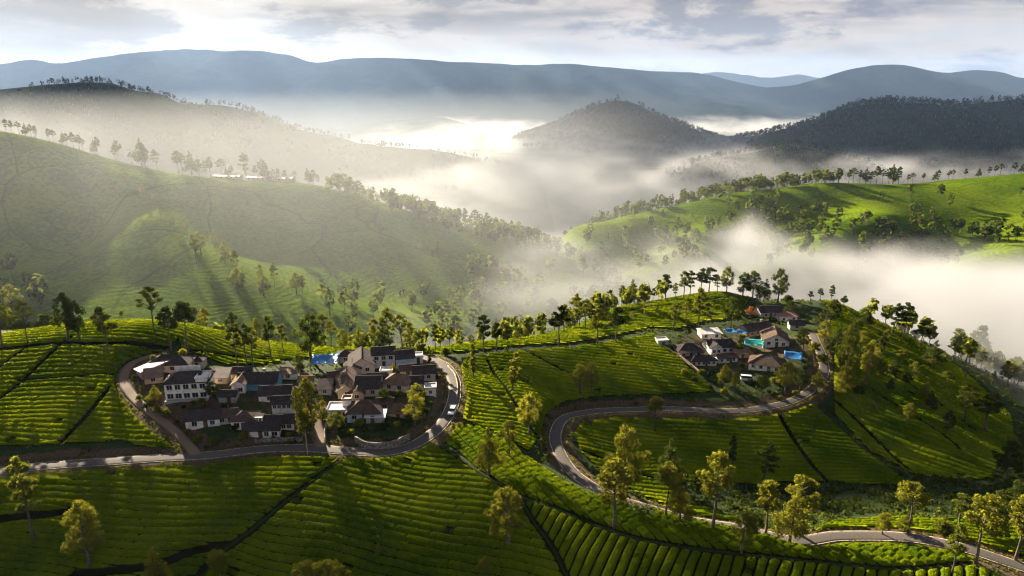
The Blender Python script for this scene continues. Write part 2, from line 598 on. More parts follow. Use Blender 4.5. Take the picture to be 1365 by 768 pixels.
FAR = {}
FAR['hill_hazy_left'] = crest_hill(-1500, 60, [(-300, 150), (-120, 128), (0, 118), (60, 113), (130, 110), (170, 124), (210, 136), (260, 139), (310, 142), (350, 157), (400, 172), (450, 186), (520, 198), (600, 215), (700, 240)], 1450, 520, 700, 5, 12, 31, 14)
FAR['hill_fog_island'] = crest_hill(-60, 900, [(560, 220), (660, 196), (700, 181), (740, 166), (775, 149), (800, 138), (825, 133), (850, 139), (880, 156), (910, 166), (950, 182), (1030, 205), (1100, 230)], 2300, 620, 700, 0, 14, 47, 20)
FAR['hill_dark_right'] = crest_hill(380, 1900, [(930, 238), (985, 205), (1040, 180), (1070, 168), (1100, 162), (1130, 143), (1180, 138), (1230, 141), (1300, 138), (1365, 130), (1500, 116), (1800, 110)], 1750, 560, 700, 0, 12, 53, 18)
FAR['hill_fog_spur'] = crest_hill(250, 900, [(860, 260), (930, 218), (975, 208), (1010, 202), (1050, 194), (1090, 200), (1140, 214), (1200, 240)], 1350, 220, 300, 5, 10, 58, 8)
FAR['mountain_range_left'] = crest_hill(-5200, 2400, [(-200, 105), (-60, 92), (0, 86), (45, 79), (75, 84), (120, 78), (170, 70), (225, 66), (270, 65), (300, 68), (330, 67), (380, 72), (420, 83), (460, 78), (520, 76), (600, 80), (690, 86), (760, 84), (840, 92), (930, 96), (980, 108), (1040, 120), (1100, 130)], 5000, 1900, 2200, -40, 40, 61, 38, 0.3)
FAR['mountain_range_right'] = crest_hill(800, 5600, [(880, 140), (960, 126), (1020, 117), (1060, 113), (1100, 101), (1135, 91), (1175, 85), (1210, 87), (1255, 96), (1290, 93), (1330, 94), (1365, 103), (1430, 96), (1560, 84)], 5200, 1900, 2000, -40, 40, 67, 35, 0.3)
FAR['mountain_far'] = crest_hill(1200, 5600, [(880, 112), (935, 96), (965, 95), (1000, 100), (1030, 103), (1062, 99), (1100, 104), (1200, 110)], 8200, 1500, 1500, 0, 70, 71, 60, 0.4)
FAR['foothill_valley'] = crest_hill(-900, 800, [(400, 182), (470, 168), (540, 160), (590, 157), (625, 166), (680, 178), (760, 192)], 3300, 600, 600, -10, 25, 83, 25)
FAR['foothill_right'] = crest_hill(200, 2600, [(760, 175), (830, 158), (880, 150), (930, 136), (975, 140), (1020, 150), (1080, 158), (1200, 165)], 3900, 700, 700, -20, 30, 85, 25)
# ------------------------------------------------------------------ ground materials
def soil_ground():
    m = Mat('hill_soil_and_grass')
    n1 = m.noise(0.35, 5, 0.6, 'Object')
    n2 = m.noise(2.5, 4, 0.6, 'Object')
    grass = m.mix(m.map(n2, 0.3, 0.7), (0.012, 0.024, 0.005), (0.032, 0.050, 0.010))
    dirt = m.mix(m.map(n2, 0.3, 0.7), (0.050, 0.032, 0.019), (0.11, 0.074, 0.044))
    f = m.map(m.math('ADD', m.attr('bare'), m.math('MULTIPLY', m.math('SUBTRACT', n1, 0.5), 1.1)), 0.38, 0.62)
    c = m.mix(f, grass, dirt)
    return m.done(m.principled(c, 0.95, normal=m.bump(n2, 0.7, 0.25), spec=0.1))


def hill_tea(name, dark, light, row=0.25):
    """tea slopes seen from far: rows only a texture of the hill"""
    m = Mat(name)
    pos = m.coord('Object')
    n1 = m.noise(0.02, 5, 0.6)
    n2 = m.noise(0.35, 4, 0.6)
    wv = m.N.new('ShaderNodeTexWave')
    wv.wave_type, wv.bands_direction = 'BANDS', 'Z'
    wv.inputs['Scale'].default_value = 0.32
    wv.inputs['Distortion'].default_value = 4.0
    wv.inputs['Detail'].default_value = 2.0
    wv.inputs['Detail Scale'].default_value = 0.4
    m.L.new(pos, wv.inputs['Vector'])
    f = m.math('ADD', m.math('MULTIPLY', n1, 0.6), m.math('MULTIPLY', n2, 0.5))
    c = m.mix(m.map(f, 0.38, 0.70), dark, light)
    h = m.math('ADD', m.math('MULTIPLY', wv.outputs['Fac'], row), n2)
    nrm = m.bump(h, 0.7, 1.2)
    vo = m.N.new('ShaderNodeTexVoronoi')
    vo.feature = 'DISTANCE_TO_EDGE'
    vo.inputs['Scale'].default_value = 0.011
    mp = m.N.new('ShaderNodeVectorMath')
    mp.operation = 'MULTIPLY_ADD'
    cn = m.N.new('ShaderNodeTexNoise')
    cn.inputs['Scale'].default_value = 0.03
    m.L.new(pos, cn.inputs['Vector'])
    m.L.new(cn.outputs['Color'], mp.inputs[0])
    mp.inputs[1].default_value = (9, 9, 20)
    m.L.new(pos, mp.inputs[2])
    m.L.new(mp.outputs[0], vo.inputs['Vector'])
    c = m.mix(m.map(vo.outputs['Distance'], 0.003, 0.012), m.mix(0.55, (0.025, 0.034, 0.010), c), c)
    tc_ = m.mix(0.5, c, (0.22, 0.30, 0.02))
    return m.done(m.leaf(c, tc_, 0.30, normal=nrm))


def forest_hill(name, a, b):
    m = Mat(name)
    n1 = m.noise(0.012, 6, 0.65)
    n2 = m.noise(0.09, 5, 0.65)
    c = m.mix(m.map(m.math('ADD', m.math('MULTIPLY', n1, 0.5), m.math('MULTIPLY', n2, 0.5)), 0.35, 0.65), a, b)
    d = m.N.new('ShaderNodeBsdfDiffuse')
    m.set(d.inputs[0], c)
    m.L.new(m.bump(n2, 0.9, 9.0), d.inputs['Normal'])
    return m.done(d.outputs[0])


def tea_leaves():
    m = Mat('tea_leaves')
    n1 = m.noise(0.06, 4, 0.6)
    n2 = m.noise(1.1, 5, 0.65)
    n3 = m.noise(6.0, 3, 0.6)
    f = m.math('ADD', m.math('MULTIPLY', n1, 0.55), m.math('ADD', m.math('MULTIPLY', n2, 0.35), m.math('MULTIPLY', n3, 0.25)))
    c = m.mix(m.map(f, 0.42, 0.74), (0.026, 0.068, 0.002), (0.165, 0.215, 0.004))
    tc_ = m.mix(m.map(f, 0.42, 0.74), (0.16, 0.24, 0.010), (0.42, 0.46, 0.020))
    hz_ = m.map(m.attr('hedge'), 0.10, 0.38)
    soil = m.mix(m.map(n2, 0.35, 0.65), (0.016, 0.011, 0.006), (0.010, 0.014, 0.004))
    h = m.math('ADD', m.math('MULTIPLY', n3, 0.6), n2)
    nrm = m.bump(h, 0.75, 0.30)
    leaf = m.leaf(c, tc_, 0.40, normal=nrm)
    d = m.N.new('ShaderNodeBsdfDiffuse')
    m.set(d.inputs[0], soil)
    mx = m.N.new('ShaderNodeMixShader')
    m.set(mx.inputs[0], hz_)
    m.L.new(d.outputs[0], mx.inputs[1])
    m.L.new(leaf, mx.inputs[2])
    return m.done(mx.outputs[0])


def asphalt(name, a, b, c):
    m = Mat(name)
    n1 = m.noise(0.25, 4, 0.6)
    n2 = m.noise(3.0, 4, 0.65)
    ac = m.attr('across')                                  # 0 middle, 1 edge
    base = m.mix(m.map(n2, 0.3, 0.7), a, b)
    base = m.mix(m.map(m.noise(0.12, 5, 0.7), 0.45, 0.6), base, m.mix(0.5, base, b))
    worn = m.map(m.math('ADD', ac, m.math('MULTIPLY', m.math('SUBTRACT', n1, 0.5), 1.0)), 0.70, 1.05)
    return m.done(m.principled(m.mix(worn, base, c), 0.8, normal=m.bump(n2, 0.3, 0.05), spec=0.3))


def spray():
    m = Mat('young_tea_leaf')
    n1 = m.noise(0.06, 4, 0.6)
    n2 = m.noise(0.9, 4, 0.6)
    f = m.math('ADD', m.math('MULTIPLY', n1, 0.55), m.math('MULTIPLY', n2, 0.55))
    c = m.mix(m.map(f, 0.42, 0.74), (0.045, 0.090, 0.003), (0.17, 0.21, 0.006))
    t = m.mix(m.map(f, 0.42, 0.74), (0.20, 0.27, 0.004), (0.48, 0.48, 0.010))
    return m.done(m.leaf(c, t, 0.5))


M_SPRAY = spray()
M_SOIL = soil_ground()
M_TEA = tea_leaves()

# ------------------------------------------------------------------ ground sheets
vil = np.zeros(near.X.shape)
for cx, cy, rx, ry in VILLAGE_PADS:
    p = hit(cx, cy)
    vil = np.maximum(vil, 1 - sstep(0.6, 1.0, np.sqrt(((near.X - p[0]) / rx) ** 2 + ((near.Y - p[1]) / ry) ** 2)))
bare = np.zeros(near.X.shape)
for nm, Ls in road_lines.items():
    d, _ = line_dist(near.X, near.Y, Ls)
    bare = np.maximum(bare, 1.0 - sstep(ROADS[nm][1] + 1.2, ROADS[nm][1] + 5.0, d))
bare = np.maximum(bare * 0.9, vil * 0.5)
o = near.mesh('terrain', M_SOIL)
a_ = o.data.attributes.new('bare', 'FLOAT', 'POINT')
a_.data.foreach_set('value', bare.ravel().astype(np.float32))
tag(o, 'estate ground under the villages and tea slopes', 'ground', kind='structure')
# ground of the whole valley, out to the horizon
vx = np.linspace(-14000, 14000, 141)
vy = np.concatenate([np.linspace(-400, 1000, 15), np.linspace(1200, 16000, 60)])
VX, VY = np.meshgrid(vx, vy)
vg = Grid(0, 1, 0, 1, 1)
VZ = -22 + 20 * fbm(VX / 900, VY / 900, 3, 77) - 30 * np.exp(-((VX / 500) ** 2 + ((VY - 150) / 350) ** 2))
idx = np.arange(VX.size).reshape(VX.shape)
o = mesh_np('valley_ground', np.c_[VX.ravel(), VY.ravel(), VZ.ravel()],
            np.stack([idx[:-1, :-1], idx[:-1, 1:], idx[1:, 1:], idx[1:, :-1]], -1).reshape(-1, 4), forest_hill('valley_wood', (0.02, 0.035, 0.015), (0.035, 0.05, 0.02)))
tag(o, 'dark valley floor reaching to the horizon under the fog', 'ground', kind='structure')
M_LH = hill_tea('hazy_tea_slope', (0.040, 0.082, 0.008), (0.130, 0.190, 0.012))
M_RH = hill_tea('sunlit_tea_slope', (0.034, 0.080, 0.005), (0.150, 0.215, 0.008))
o = left_hill.mesh('tea_hill', M_LH)
tag(o, 'long hazy tea hill with a row of trees on its crest, left', 'hill', kind='structure')
o = right_hill.mesh('ribbed_tea_hill', M_RH)
tag(o, 'ribbed green tea hill with sunlit spurs, right', 'hill', kind='structure')
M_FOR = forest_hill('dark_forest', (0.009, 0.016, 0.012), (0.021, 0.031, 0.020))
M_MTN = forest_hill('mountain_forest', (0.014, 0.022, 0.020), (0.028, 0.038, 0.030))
FAR_LABEL = {
    'hill_hazy_left': 'pale hazy hill fringed with tiny trees behind the left ridge', 'hill_fog_island': 'rounded wooded hill rising like an island from the fog',
    'hill_dark_right': 'dark blue wooded hill above the fog on the right', 'hill_fog_spur': 'low dark spur half sunk in the fog',
    'mountain_range_left': 'long hazy mountain range under the sunbeams', 'mountain_range_right': 'blue round-topped mountains on the right horizon',
    'mountain_far': 'faint farthest peaks in the gap between two ranges', 'foothill_valley': 'low foothill at the far edge of the fog', 'foothill_right': 'small foothills in front of the blue mountains'}
for k, g in FAR.items():
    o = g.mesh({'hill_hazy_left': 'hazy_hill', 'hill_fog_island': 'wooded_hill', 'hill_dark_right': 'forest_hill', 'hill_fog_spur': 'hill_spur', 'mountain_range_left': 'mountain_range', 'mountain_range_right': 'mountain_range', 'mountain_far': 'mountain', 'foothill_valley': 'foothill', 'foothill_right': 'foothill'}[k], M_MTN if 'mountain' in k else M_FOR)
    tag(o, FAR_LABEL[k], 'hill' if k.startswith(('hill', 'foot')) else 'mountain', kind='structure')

# ------------------------------------------------------------------ roads
M_ROAD = asphalt('worn_asphalt', (0.046, 0.041, 0.037), (0.078, 0.068, 0.060), (0.13, 0.094, 0.062))
M_DIRT = asphalt('packed_earth', (0.11, 0.072, 0.043), (0.17, 0.115, 0.07), (0.09, 0.065, 0.035))
M_LINE = None
m = Mat('faded_road_paint')
M_LINE = m.done(m.principled(m.mix(m.map(m.noise(1.2, 4, 0.7), 0.45, 0.6), (0.50, 0.44, 0.30), (0.14, 0.11, 0.08)), 0.8))


def ribbon(name, L, offs, mat, dz, parent=None):
    T = np.gradient(L[:, :2], axis=0)
    T /= np.linalg.norm(T, axis=1)[:, None]
    Nn = np.c_[-T[:, 1], T[:, 0]]
    rows = []
    for w, drop in offs:
        r = L.copy()
        r[:, :2] += Nn * w
        r[:, 2] += dz - drop
        rows.append(r)
    n, k = len(L), len(offs)
    v = np.concatenate(rows)
    i = np.arange(n - 1)
    f = np.concatenate([np.stack([i + a * n, i + (a + 1) * n, i + (a + 1) * n + 1, i + a * n + 1], -1) for a in range(k - 1)])
    mx = max(abs(w) for w, _ in offs)
    ac = np.repeat([abs(w) / mx for w, _ in offs], n)
    return mesh_np(name, v, f[:, ::-1], mat, parent=parent, attrs={'across': ac})


for nm, Ls in road_lines.items():
    h = ROADS[nm][1]
    paved = nm.startswith('road')
    w = h + 0.3 * fbm(Ls[:, 0] / 4, Ls[:, 1] / 4, 2, 5)
    o = ribbon(nm, Ls, [(h, 0.20), (h - 0.02, 0.0), (h * 0.5, -0.05), (0, -0.07), (-h * 0.5, -0.05), (-h + 0.02, 0.0), (-h, 0.20)], M_ROAD if paved else M_DIRT, 0.0)
    tag(o, {'road_village': 'grey road curving round the left village', 'road_valley': 'grey road sweeping through the valley bend to the upper village',
            'dirt_lane': 'short earth lane climbing into the village', 'dirt_track': 'brown earth track round the left side of the village'}[nm], 'road', kind='structure')
    if paved:
        for s in (1, -1):
            e = ribbon('edge_line', Ls, [(s * (h - 0.24) + 0.07, 0.0), (s * (h - 0.24) - 0.07, 0.0)], M_LINE, 0.026, parent=o)

# ------------------------------------------------------------------ tea plots: clipped hedges in rows, one sheet of bushes per plot
def poly_xy(pts):
    out = []
    n = len(pts)
    for i in range(n):
        a, b = pts[i], pts[(i + 1) % n]
        if len(a) == 3:
            out.append(at(*a)[:2])
            continue
        k = 6 if len(b) == 2 else 1
        for t in range(k):
            p = hit(a[0] + (b[0] - a[0]) * t / k, a[1] + (b[1] - a[1]) * t / k)
            if p is not None:
                out.append(p[:2])
    return np.array(out)


def in_poly(x, y, P):
    r = np.zeros(x.shape, bool)
    n = len(P)
    for i in range(n):
        x1, y1 = P[i]
        x2, y2 = P[(i + 1) % n]
        if y1 == y2:
            continue
        c = (y1 > y) != (y2 > y)
        r ^= c & (x < (x2 - x1) * (y - y1) / (y2 - y1) + x1)
    return r


PATHS = [  # narrow earth footpaths between the hedges, pixel polylines and half widths
    ([(-40, 474), (0, 467), (80, 459), (130, 459.5), (200, 463), (232, 467)], 0.75), ([(94, 451), (60, 480), (30, 510), (-10, 540)], 0.6), ([(36, 464), (0, 490)], 0.45),
    ([(146, 518), (120, 550), (82, 592)], 0.55), ([(240, 467), (300, 475), (350, 480), (440, 481)], 0.6), ([(25, 509), (90, 504), (150, 500)], 0.35),
    ([(460, 610), (420, 640), (380, 671), (335, 709), (290, 742), (250, 790)], 0.7), ([(-30, 697), (62, 687), (100, 683)], 0.9), ([(100, 768), (200, 757), (262, 735), (300, 728)], 0.8),
    ([(575, 588), (600, 604), (640, 630), (690, 661), (735, 676), (790, 700), (850, 720), (900, 729), (1000, 741), (1100, 751), (1200, 760), (1290, 753)], 0.62),
    ([(690, 661), (708, 692), (735, 730), (765, 790)], 0.6), ([(695, 466), (740, 490), (760, 500)], 0.4), ([(1035, 546), (1060, 590), (1090, 630), (1110, 650)], 0.55),
    ([(1100, 520), (1140, 560), (1180, 600), (1215, 630)], 0.55), ([(1120, 455), (1170, 490), (1230, 525), (1300, 575)], 0.5), ([(1140, 500), (1200, 545), (1280, 600)], 0.45),
    ([(770, 600), (800, 612), (850, 632), (890, 645)], 0.6), ([(830, 418, ), (900, 408), (960, 398)], 0.6), ([(650, 482), (690, 545), (720, 590)], 0.4), ([(620, 474), (690, 467), (760, 463), (830, 452)], 0.5),
]
path_lines = []
for pts, hw in PATHS:
    q = [hit(*p) for p in pts]
    q = [p for p in q if p is not None]
    if len(q) > 1:
        path_lines.append((spline(q, 0.5), hw))

PLOTS = [
    ('tea_bushes', 'tea rows on the rounded knoll left of the village', 1.9, (0.05, 1.0, 0.35), 5.0, 0.45,
     [(-170, 500, 178), (-100, 480, 192), (0, 455, 196), (60, 446, 198), (115, 440, 200), (170, 435, 203), (232, 438, 205), (240, 452), (228, 464), (214, 470), (192, 476), (168, 488), (156, 508), (160, 530), (180, 556),
      (212, 584), (236, 600), (200, 601), (160, 590), (120, 592), (60, 596), (0, 597), (-170, 600, 143)]),
    ('tea_bushes', 'bright strip of tea along the crest behind the village', 2.0, (0.25, 1.0, 0.2), 5.0, 0.4,
     [(232, 438, 205), (290, 447, 211), (345, 458, 215), (400, 464, 216), (470, 468, 217), (540, 469, 216), (600, 469, 220), (600, 476, 207), (560, 474, 206), (480, 473, 204), (440, 476), (380, 481), (350, 487), (300, 487), (262, 474), (242, 468)]),
    ('tea_bushes', 'dark tea slope below the road in the lower left corner', 1.9, (0.06, 1.0, 0.5), 9.0, 0.6,
     [(-190, 650, 128), (0, 640), (100, 631), (200, 626), (280, 622), (340, 613), (400, 610), (455, 612), (420, 639), (380, 670), (330, 710), (288, 742), (255, 790), (100, 800), (-190, 800, 104)]),
    ('tea_bushes', 'broad tea slope in long rows below the road bend', 1.9, (0.30, 1.0, 0.3), 7.0, 0.55,
     [(462, 613), (505, 615), (548, 606), (578, 590), (600, 604), (640, 630), (690, 661), (708, 692), (735, 730), (765, 790), (560, 800), (250, 800), (290, 742), (335, 709), (380, 671), (425, 638)]),
    ('tea_bushes', 'sunlit yellow-green band of tea curving along the foreground spur', 2.0, (0.86, 0.5, 0.0), 2.2, 0.7,
     [(592, 590), (612, 566), (640, 572), (680, 590), (700, 609), (745, 640), (800, 666), (870, 692), (870, 684, 126), (950, 706, 121), (1030, 719, 117.3), (1075, 731), (1150, 724), (1230, 731), (1288, 742), (1304, 751), (1200, 759), (1100, 750), (1000, 740), (900, 728), (850, 719), (790, 699), (735, 675), (690, 660), (640, 629)]),
    ('tea_bushes', 'tea rows climbing the slope at the bottom centre', 1.85, (0.86, -0.5, 0.0), 7.0, 0.5,
     [(692, 663), (735, 678), (790, 702), (850, 722), (900, 731), (1000, 743), (1100, 753), (1200, 762), (1296, 756), (1345, 775), (1345, 810), (1000, 810), (775, 810), (740, 735), (710, 694)]),
    ('tea_bushes', 'tea slope between the two villages', 2.1, (0.04, 1.0, 0.4), 6.0, 0.4,
     [(614, 488), (622, 478), (690, 469), (760, 465), (830, 454), (872, 446), (890, 462), (915, 490), (940, 510), (950, 524), (880, 528), (800, 531), (752, 538), (728, 556), (720, 585), (705, 604), (680, 588), (640, 570), (616, 562), (622, 530)]),
    ('tea_bushes', 'bright hazy tea on the saddle under the tall crest trees', 2.2, (0.1, 1.0, 0.0), 5.0, 0.45,
     [(600, 474, 208), (690, 466, 215), (760, 462, 222), (820, 452, 234), (870, 441, 246), (900, 444, 243), (940, 432, 255), (985, 428, 260), (1000, 405, 288), (960, 393, 303), (900, 402, 300), (820, 415, 292), (760, 440, 268), (690, 462, 230), (600, 470, 226)]),
    ('tea_bushes', 'shaded tea inside the loop of the valley road', 2.05, (0.05, 1.0, 0.35), 6.0, 0.45,
     [(764, 580), (776, 564), (820, 559), (900, 560), (980, 560), (1045, 553), (1084, 540), (1105, 560), (1150, 602), (1205, 642), (1200, 650), (1090, 643), (1000, 648), (930, 640), (900, 648), (930, 676), (985, 694), (960, 698), (900, 680), (850, 660), (805, 634), (775, 605)]),
    ('tea_bushes', 'tea slope falling to the fog on the far right', 2.4, (0.65, 0.76, 0.0), 6.0, 0.4,
     [(1110, 512), (1112, 470), (1104, 430), (1095, 402, 282), (1150, 425, 268), (1200, 450, 256), (1250, 478, 243), (1300, 520, 224), (1345, 565, 204), (1350, 600, 190), (1320, 640), (1270, 640), (1220, 635), (1160, 604), (1112, 554)]),
    ('tea_bushes', 'low tea strip beyond the road at the lower right', 1.75, (0.2, 1.0, 0.0), 3.0, 0.6,
     [(1085, 708), (1130, 704), (1200, 704), (1280, 717), (1365, 745), (1430, 770), (1430, 730), (1365, 706), (1280, 694), (1200, 690), (1110, 696)]),
]
tea_area = np.zeros(near.X.shape, bool)


def tea_plot(name, label, sp, uvw, cutlen, cutdepth, pts, seed):
    global tea_area
    P = poly_xy(pts)
    tea_area |= in_poly(near.X, near.Y, P)
    lo, hi = P.min(0) - 0.5, P.max(0) + 0.5
    step = 0.22 if lo[1] < 135 else 0.28
    xs, ys = np.arange(lo[0], hi[0], step), np.arange(max(lo[1], 88.0), hi[1], step)
    X, Y = np.meshgrid(xs, ys)
    inside = in_poly(X, Y, P)
    Z = ground(X, Y)
    a, b, c = uvw
    n = math.hypot(a, b)
    zs = near(X, Y)
    warp = 5.0 * fbm(X / 34, Y / 34, 2, seed) + 0.7 * fbm(X / 7, Y / 7, 2, seed + 3)
    u = (a * X + b * Y) / n + c * (zs - CZ) + warp
    v = (b * X - a * Y) / n + 0.8 * fbm(X / 5, Y / 5, 2, seed + 9)
    r = np.floor(u / sp)
    f = u / sp - r
    t = np.abs(2 * f - 1)
    row = np.clip(1 - (t / 0.84) ** 6.0, 0, 1) ** 0.7
    ln = cutlen * (0.7 + 0.6 * hash2(r, r * 0, seed))
    q = v / ln + 7.3 * hash2(r, r * 0 + 1, seed)
    cell = np.floor(q)
    fq = np.abs(q - cell - 0.5) * 2
    wcut = 0.33 / ln
    cut = 1 - cutdepth * sstep(1 - 1.7 * wcut, 1 - 0.4 * wcut, fq) * (0.5 + 0.5 * hash2(r, cell, seed + 2))
    lump = 0.90 + 0.14 * hash2(r, cell, seed + 4) + 0.16 * fbm(X / 0.8, Y / 0.8, 2, seed + 5)
    miss = (hash2(r, np.floor(v / 2.3 + hash2(r, r, 3)), seed + 8) < 0.012)
    prof = row * cut
    prof = np.where(miss, prof * 0.25, prof)
    for Lp, hw in path_lines:
        mnx, mxx, mny, mxy = Lp[:, 0].min() - 2, Lp[:, 0].max() + 2, Lp[:, 1].min() - 2, Lp[:, 1].max() + 2
        if mxx < lo[0] or mnx > hi[0] or mxy < lo[1] or mny > hi[1]:
            continue
        ii = np.nonzero((X > mnx) & (X < mxx) & (Y > mny) & (Y < mxy))
        d, _ = line_dist(X[ii], Y[ii], Lp)
        prof[ii] *= sstep(hw * 0.75, hw + 0.55, d + 0.25 * fbm(X[ii], Y[ii], 2, 4))
    for nm, Ls in road_lines.items():
        sel = Ls[(Ls[:, 0] > lo[0] - 6) & (Ls[:, 0] < hi[0] + 6) & (Ls[:, 1] > lo[1] - 6) & (Ls[:, 1] < hi[1] + 6)]
        if len(sel):
            d, _ = line_dist(X, Y, sel)
            e = ROADS[nm][1]
            prof *= sstep(e + 0.6, e + 1.5, d)
            inside &= d > e + 0.45
    hgt = (0.44 * sp ** 0.8) * prof * lump
    Zt = Z + hgt + np.where(prof > 0.02, 0.03, 0.03)
    idx = np.arange(X.size).reshape(X.shape)
    ok = inside[:-1, :-1] & inside[:-1, 1:] & inside[1:, 1:] & inside[1:, :-1]
    F = np.stack([idx[:-1, :-1], idx[:-1, 1:], idx[1:, 1:], idx[1:, :-1]], -1)[ok]
    used, inv = np.unique(F.ravel(), return_inverse=True)
    V = np.c_[X.ravel(), Y.ravel(), Zt.ravel()][used]
    F = inv.reshape(-1, 4)
    hed = np.clip(prof, 0, 1).ravel()[used]
    # young leaf sprays standing up from the clipped tops
    g = np.random.default_rng(seed)
    fh = hed[F].min(1)
    cand = np.nonzero(fh > 0.78)[0]
    k = int(len(cand) * step * step * (12.0 if lo[1] < 135 else 7.0))
    ch = g.choice(cand, k)
    w4 = g.dirichlet((1, 1, 1, 1), k)[:, :, None]
    pc = (V[F[ch]] * w4).sum(1)
    az, tl = g.uniform(0, 2 * PI, k), g.uniform(0.1, 1.1, k)
    sz = g.uniform(0.07, 0.13, k) * (1.0 if lo[1] < 135 else 1.2)
    ex = np.c_[np.cos(az), np.sin(az), np.zeros(k)] * sz[:, None]
    up = np.c_[-np.sin(az) * np.sin(tl), np.cos(az) * np.sin(tl), np.cos(tl)] * (sz * 1.6)[:, None]
    pc[:, 2] -= 0.03
    q = np.stack([pc - ex, pc + ex, pc + ex * 0.7 + up, pc - ex * 0.7 + up], 1).reshape(-1, 3)
    qf = np.arange(len(q)).reshape(-1, 4) + len(V)
    o = mesh_np(name, np.vstack([V, q]), np.vstack([F, qf]), M_TEA, attrs={'hedge': np.r_[hed, np.ones(len(q))]})
    o.data.materials.append(M_SPRAY)
    mi = np.zeros(len(F) + k, np.int32)
    mi[len(F):] = 1
    o.data.polygons.foreach_set('material_index', mi)
    tag(o, label, 'tea field', group='plots of clipped tea bushes', kind='stuff')


for i_, p_ in enumerate(PLOTS):
    tea_plot(*p_, seed=100 + 13 * i_)
# ------------------------------------------------------------------ air: an even haze box and banks of valley fog
def box_mesh(name, lo, hi, mat):
    x0, y0, z0 = lo
    x1, y1, z1 = hi
    v = [(x0, y0, z0), (x1, y0, z0), (x1, y1, z0), (x0, y1, z0), (x0, y0, z1), (x1, y0, z1), (x1, y1, z1), (x0, y1, z1)]
    f = [(0, 3, 2, 1), (4, 5, 6, 7), (0, 1, 5, 4), (1, 2, 6, 5), (2, 3, 7, 6), (3, 0, 4, 7)]
    return mesh_np(name, np.array(v, float), np.array(f), mat, smooth=False)


def volume_mat(name, color, density, aniso, attr=True):
    m = bpy.data.materials.new(name)
    m.use_nodes = True
    nt = m.node_tree
    nt.nodes.clear()
    out = nt.nodes.new('ShaderNodeOutputMaterial')
    pv = nt.nodes.new('ShaderNodeVolumePrincipled')
    pv.inputs['Color'].default_value = (*color, 1)
    pv.inputs['Density'].default_value = density
    pv.inputs['Density Attribute'].default_value = 'density' if attr else ''
    pv.inputs['Anisotropy'].default_value = aniso
    nt.links.new(pv.outputs[0], out.inputs['Volume'])
    return m


hz = box_mesh('haze', (-9000, -40, -60), (9000, 11000, 500), volume_mat('haze_air', HAZE_COL, HAZE_D, HAZE_G, False))
tag(hz, 'thin blue morning haze filling the whole valley', 'haze', kind='stuff')


def fog_bank(name, label, lo, hi, vox, fields, density, aniso, color=(0.99, 0.985, 0.98), cat='fog'):
    """fog as a density grid made by geometry nodes: `fields` builds the density from the position"""
    mat = volume_mat(name + '_air', color, density, aniso)
    o = box_mesh(name, lo, hi, mat)
    ng = bpy.data.node_groups.new(name, 'GeometryNodeTree')
    ng.interface.new_socket('Geometry', in_out='INPUT', socket_type='NodeSocketGeometry')
    ng.interface.new_socket('Geometry', in_out='OUTPUT', socket_type='NodeSocketGeometry')
    N, L = ng.nodes, ng.links
    go = N.new('NodeGroupOutput')
    vc = N.new('GeometryNodeVolumeCube')
    vc.inputs['Min'].default_value = lo
    vc.inputs['Max'].default_value = hi
    for a, i in zip('XYZ', range(3)):
        vc.inputs['Resolution ' + a].default_value = max(4, int((hi[i] - lo[i]) / vox[i]) + 1)
    pos = N.new('GeometryNodeInputPosition').outputs[0]
    sep = N.new('ShaderNodeSeparateXYZ')
    L.new(pos, sep.inputs[0])

    class F:
        x, y, z = sep.outputs

        @staticmethod
        def math(op, a, b=0.0, clamp=False):
            n = N.new('ShaderNodeMath')
            n.operation, n.use_clamp = op, clamp
            for i, v in enumerate((a, b)):
                if isinstance(v, (int, float)):
                    n.inputs[i].default_value = v
                else:
                    L.new(v, n.inputs[i])
            return n.outputs[0]

        @staticmethod
        def ramp(v, a, b, c=0.0, d=1.0):
            n = N.new('ShaderNodeMapRange')
            n.interpolation_type = 'SMOOTHSTEP'
            for i, q in enumerate((v, a, b, c, d)):
                if isinstance(q, (int, float)):
                    n.inputs[i].default_value = q
                else:
                    L.new(q, n.inputs[i])
            return n.outputs[0]

        @staticmethod
        def noise(scale, detail=3.0, rough=0.5, stretch=(1, 1, 1), off=(0, 0, 0), dist=0.0):
            mp = N.new('ShaderNodeVectorMath')
            mp.operation = 'MULTIPLY_ADD'
            L.new(pos, mp.inputs[0])
            mp.inputs[1].default_value = stretch
            mp.inputs[2].default_value = off
            n = N.new('ShaderNodeTexNoise')
            L.new(mp.outputs[0], n.inputs['Vector'])
            n.inputs['Scale'].default_value = scale
            n.inputs['Detail'].default_value = detail
            n.inputs['Roughness'].default_value = rough
            n.inputs['Distortion'].default_value = dist
            return n.outputs[0]

        @staticmethod
        def blob(cx, cy, rx, ry):
            """1 in the middle of an ellipse, 0 outside"""
            m = F.math
            dx = m('DIVIDE', m('SUBTRACT', F.x, cx), rx)
            dy = m('DIVIDE', m('SUBTRACT', F.y, cy), ry)
            r = m('ADD', m('MULTIPLY', dx, dx), m('MULTIPLY', dy, dy))
            return F.ramp(r, 0.0, 1.0, 1.0, 0.0)
    L.new(fields(F), vc.inputs['Density'])
    sm = N.new('GeometryNodeSetMaterial')
    sm.inputs['Material'].default_value = mat
    L.new(vc.outputs[0], sm.inputs['Geometry'])
    L.new(sm.outputs[0], go.inputs[0])
    md = o.modifiers.new('fog', 'NODES')
    md.node_group = ng
    tag(o, label, cat, kind='stuff')
    return o


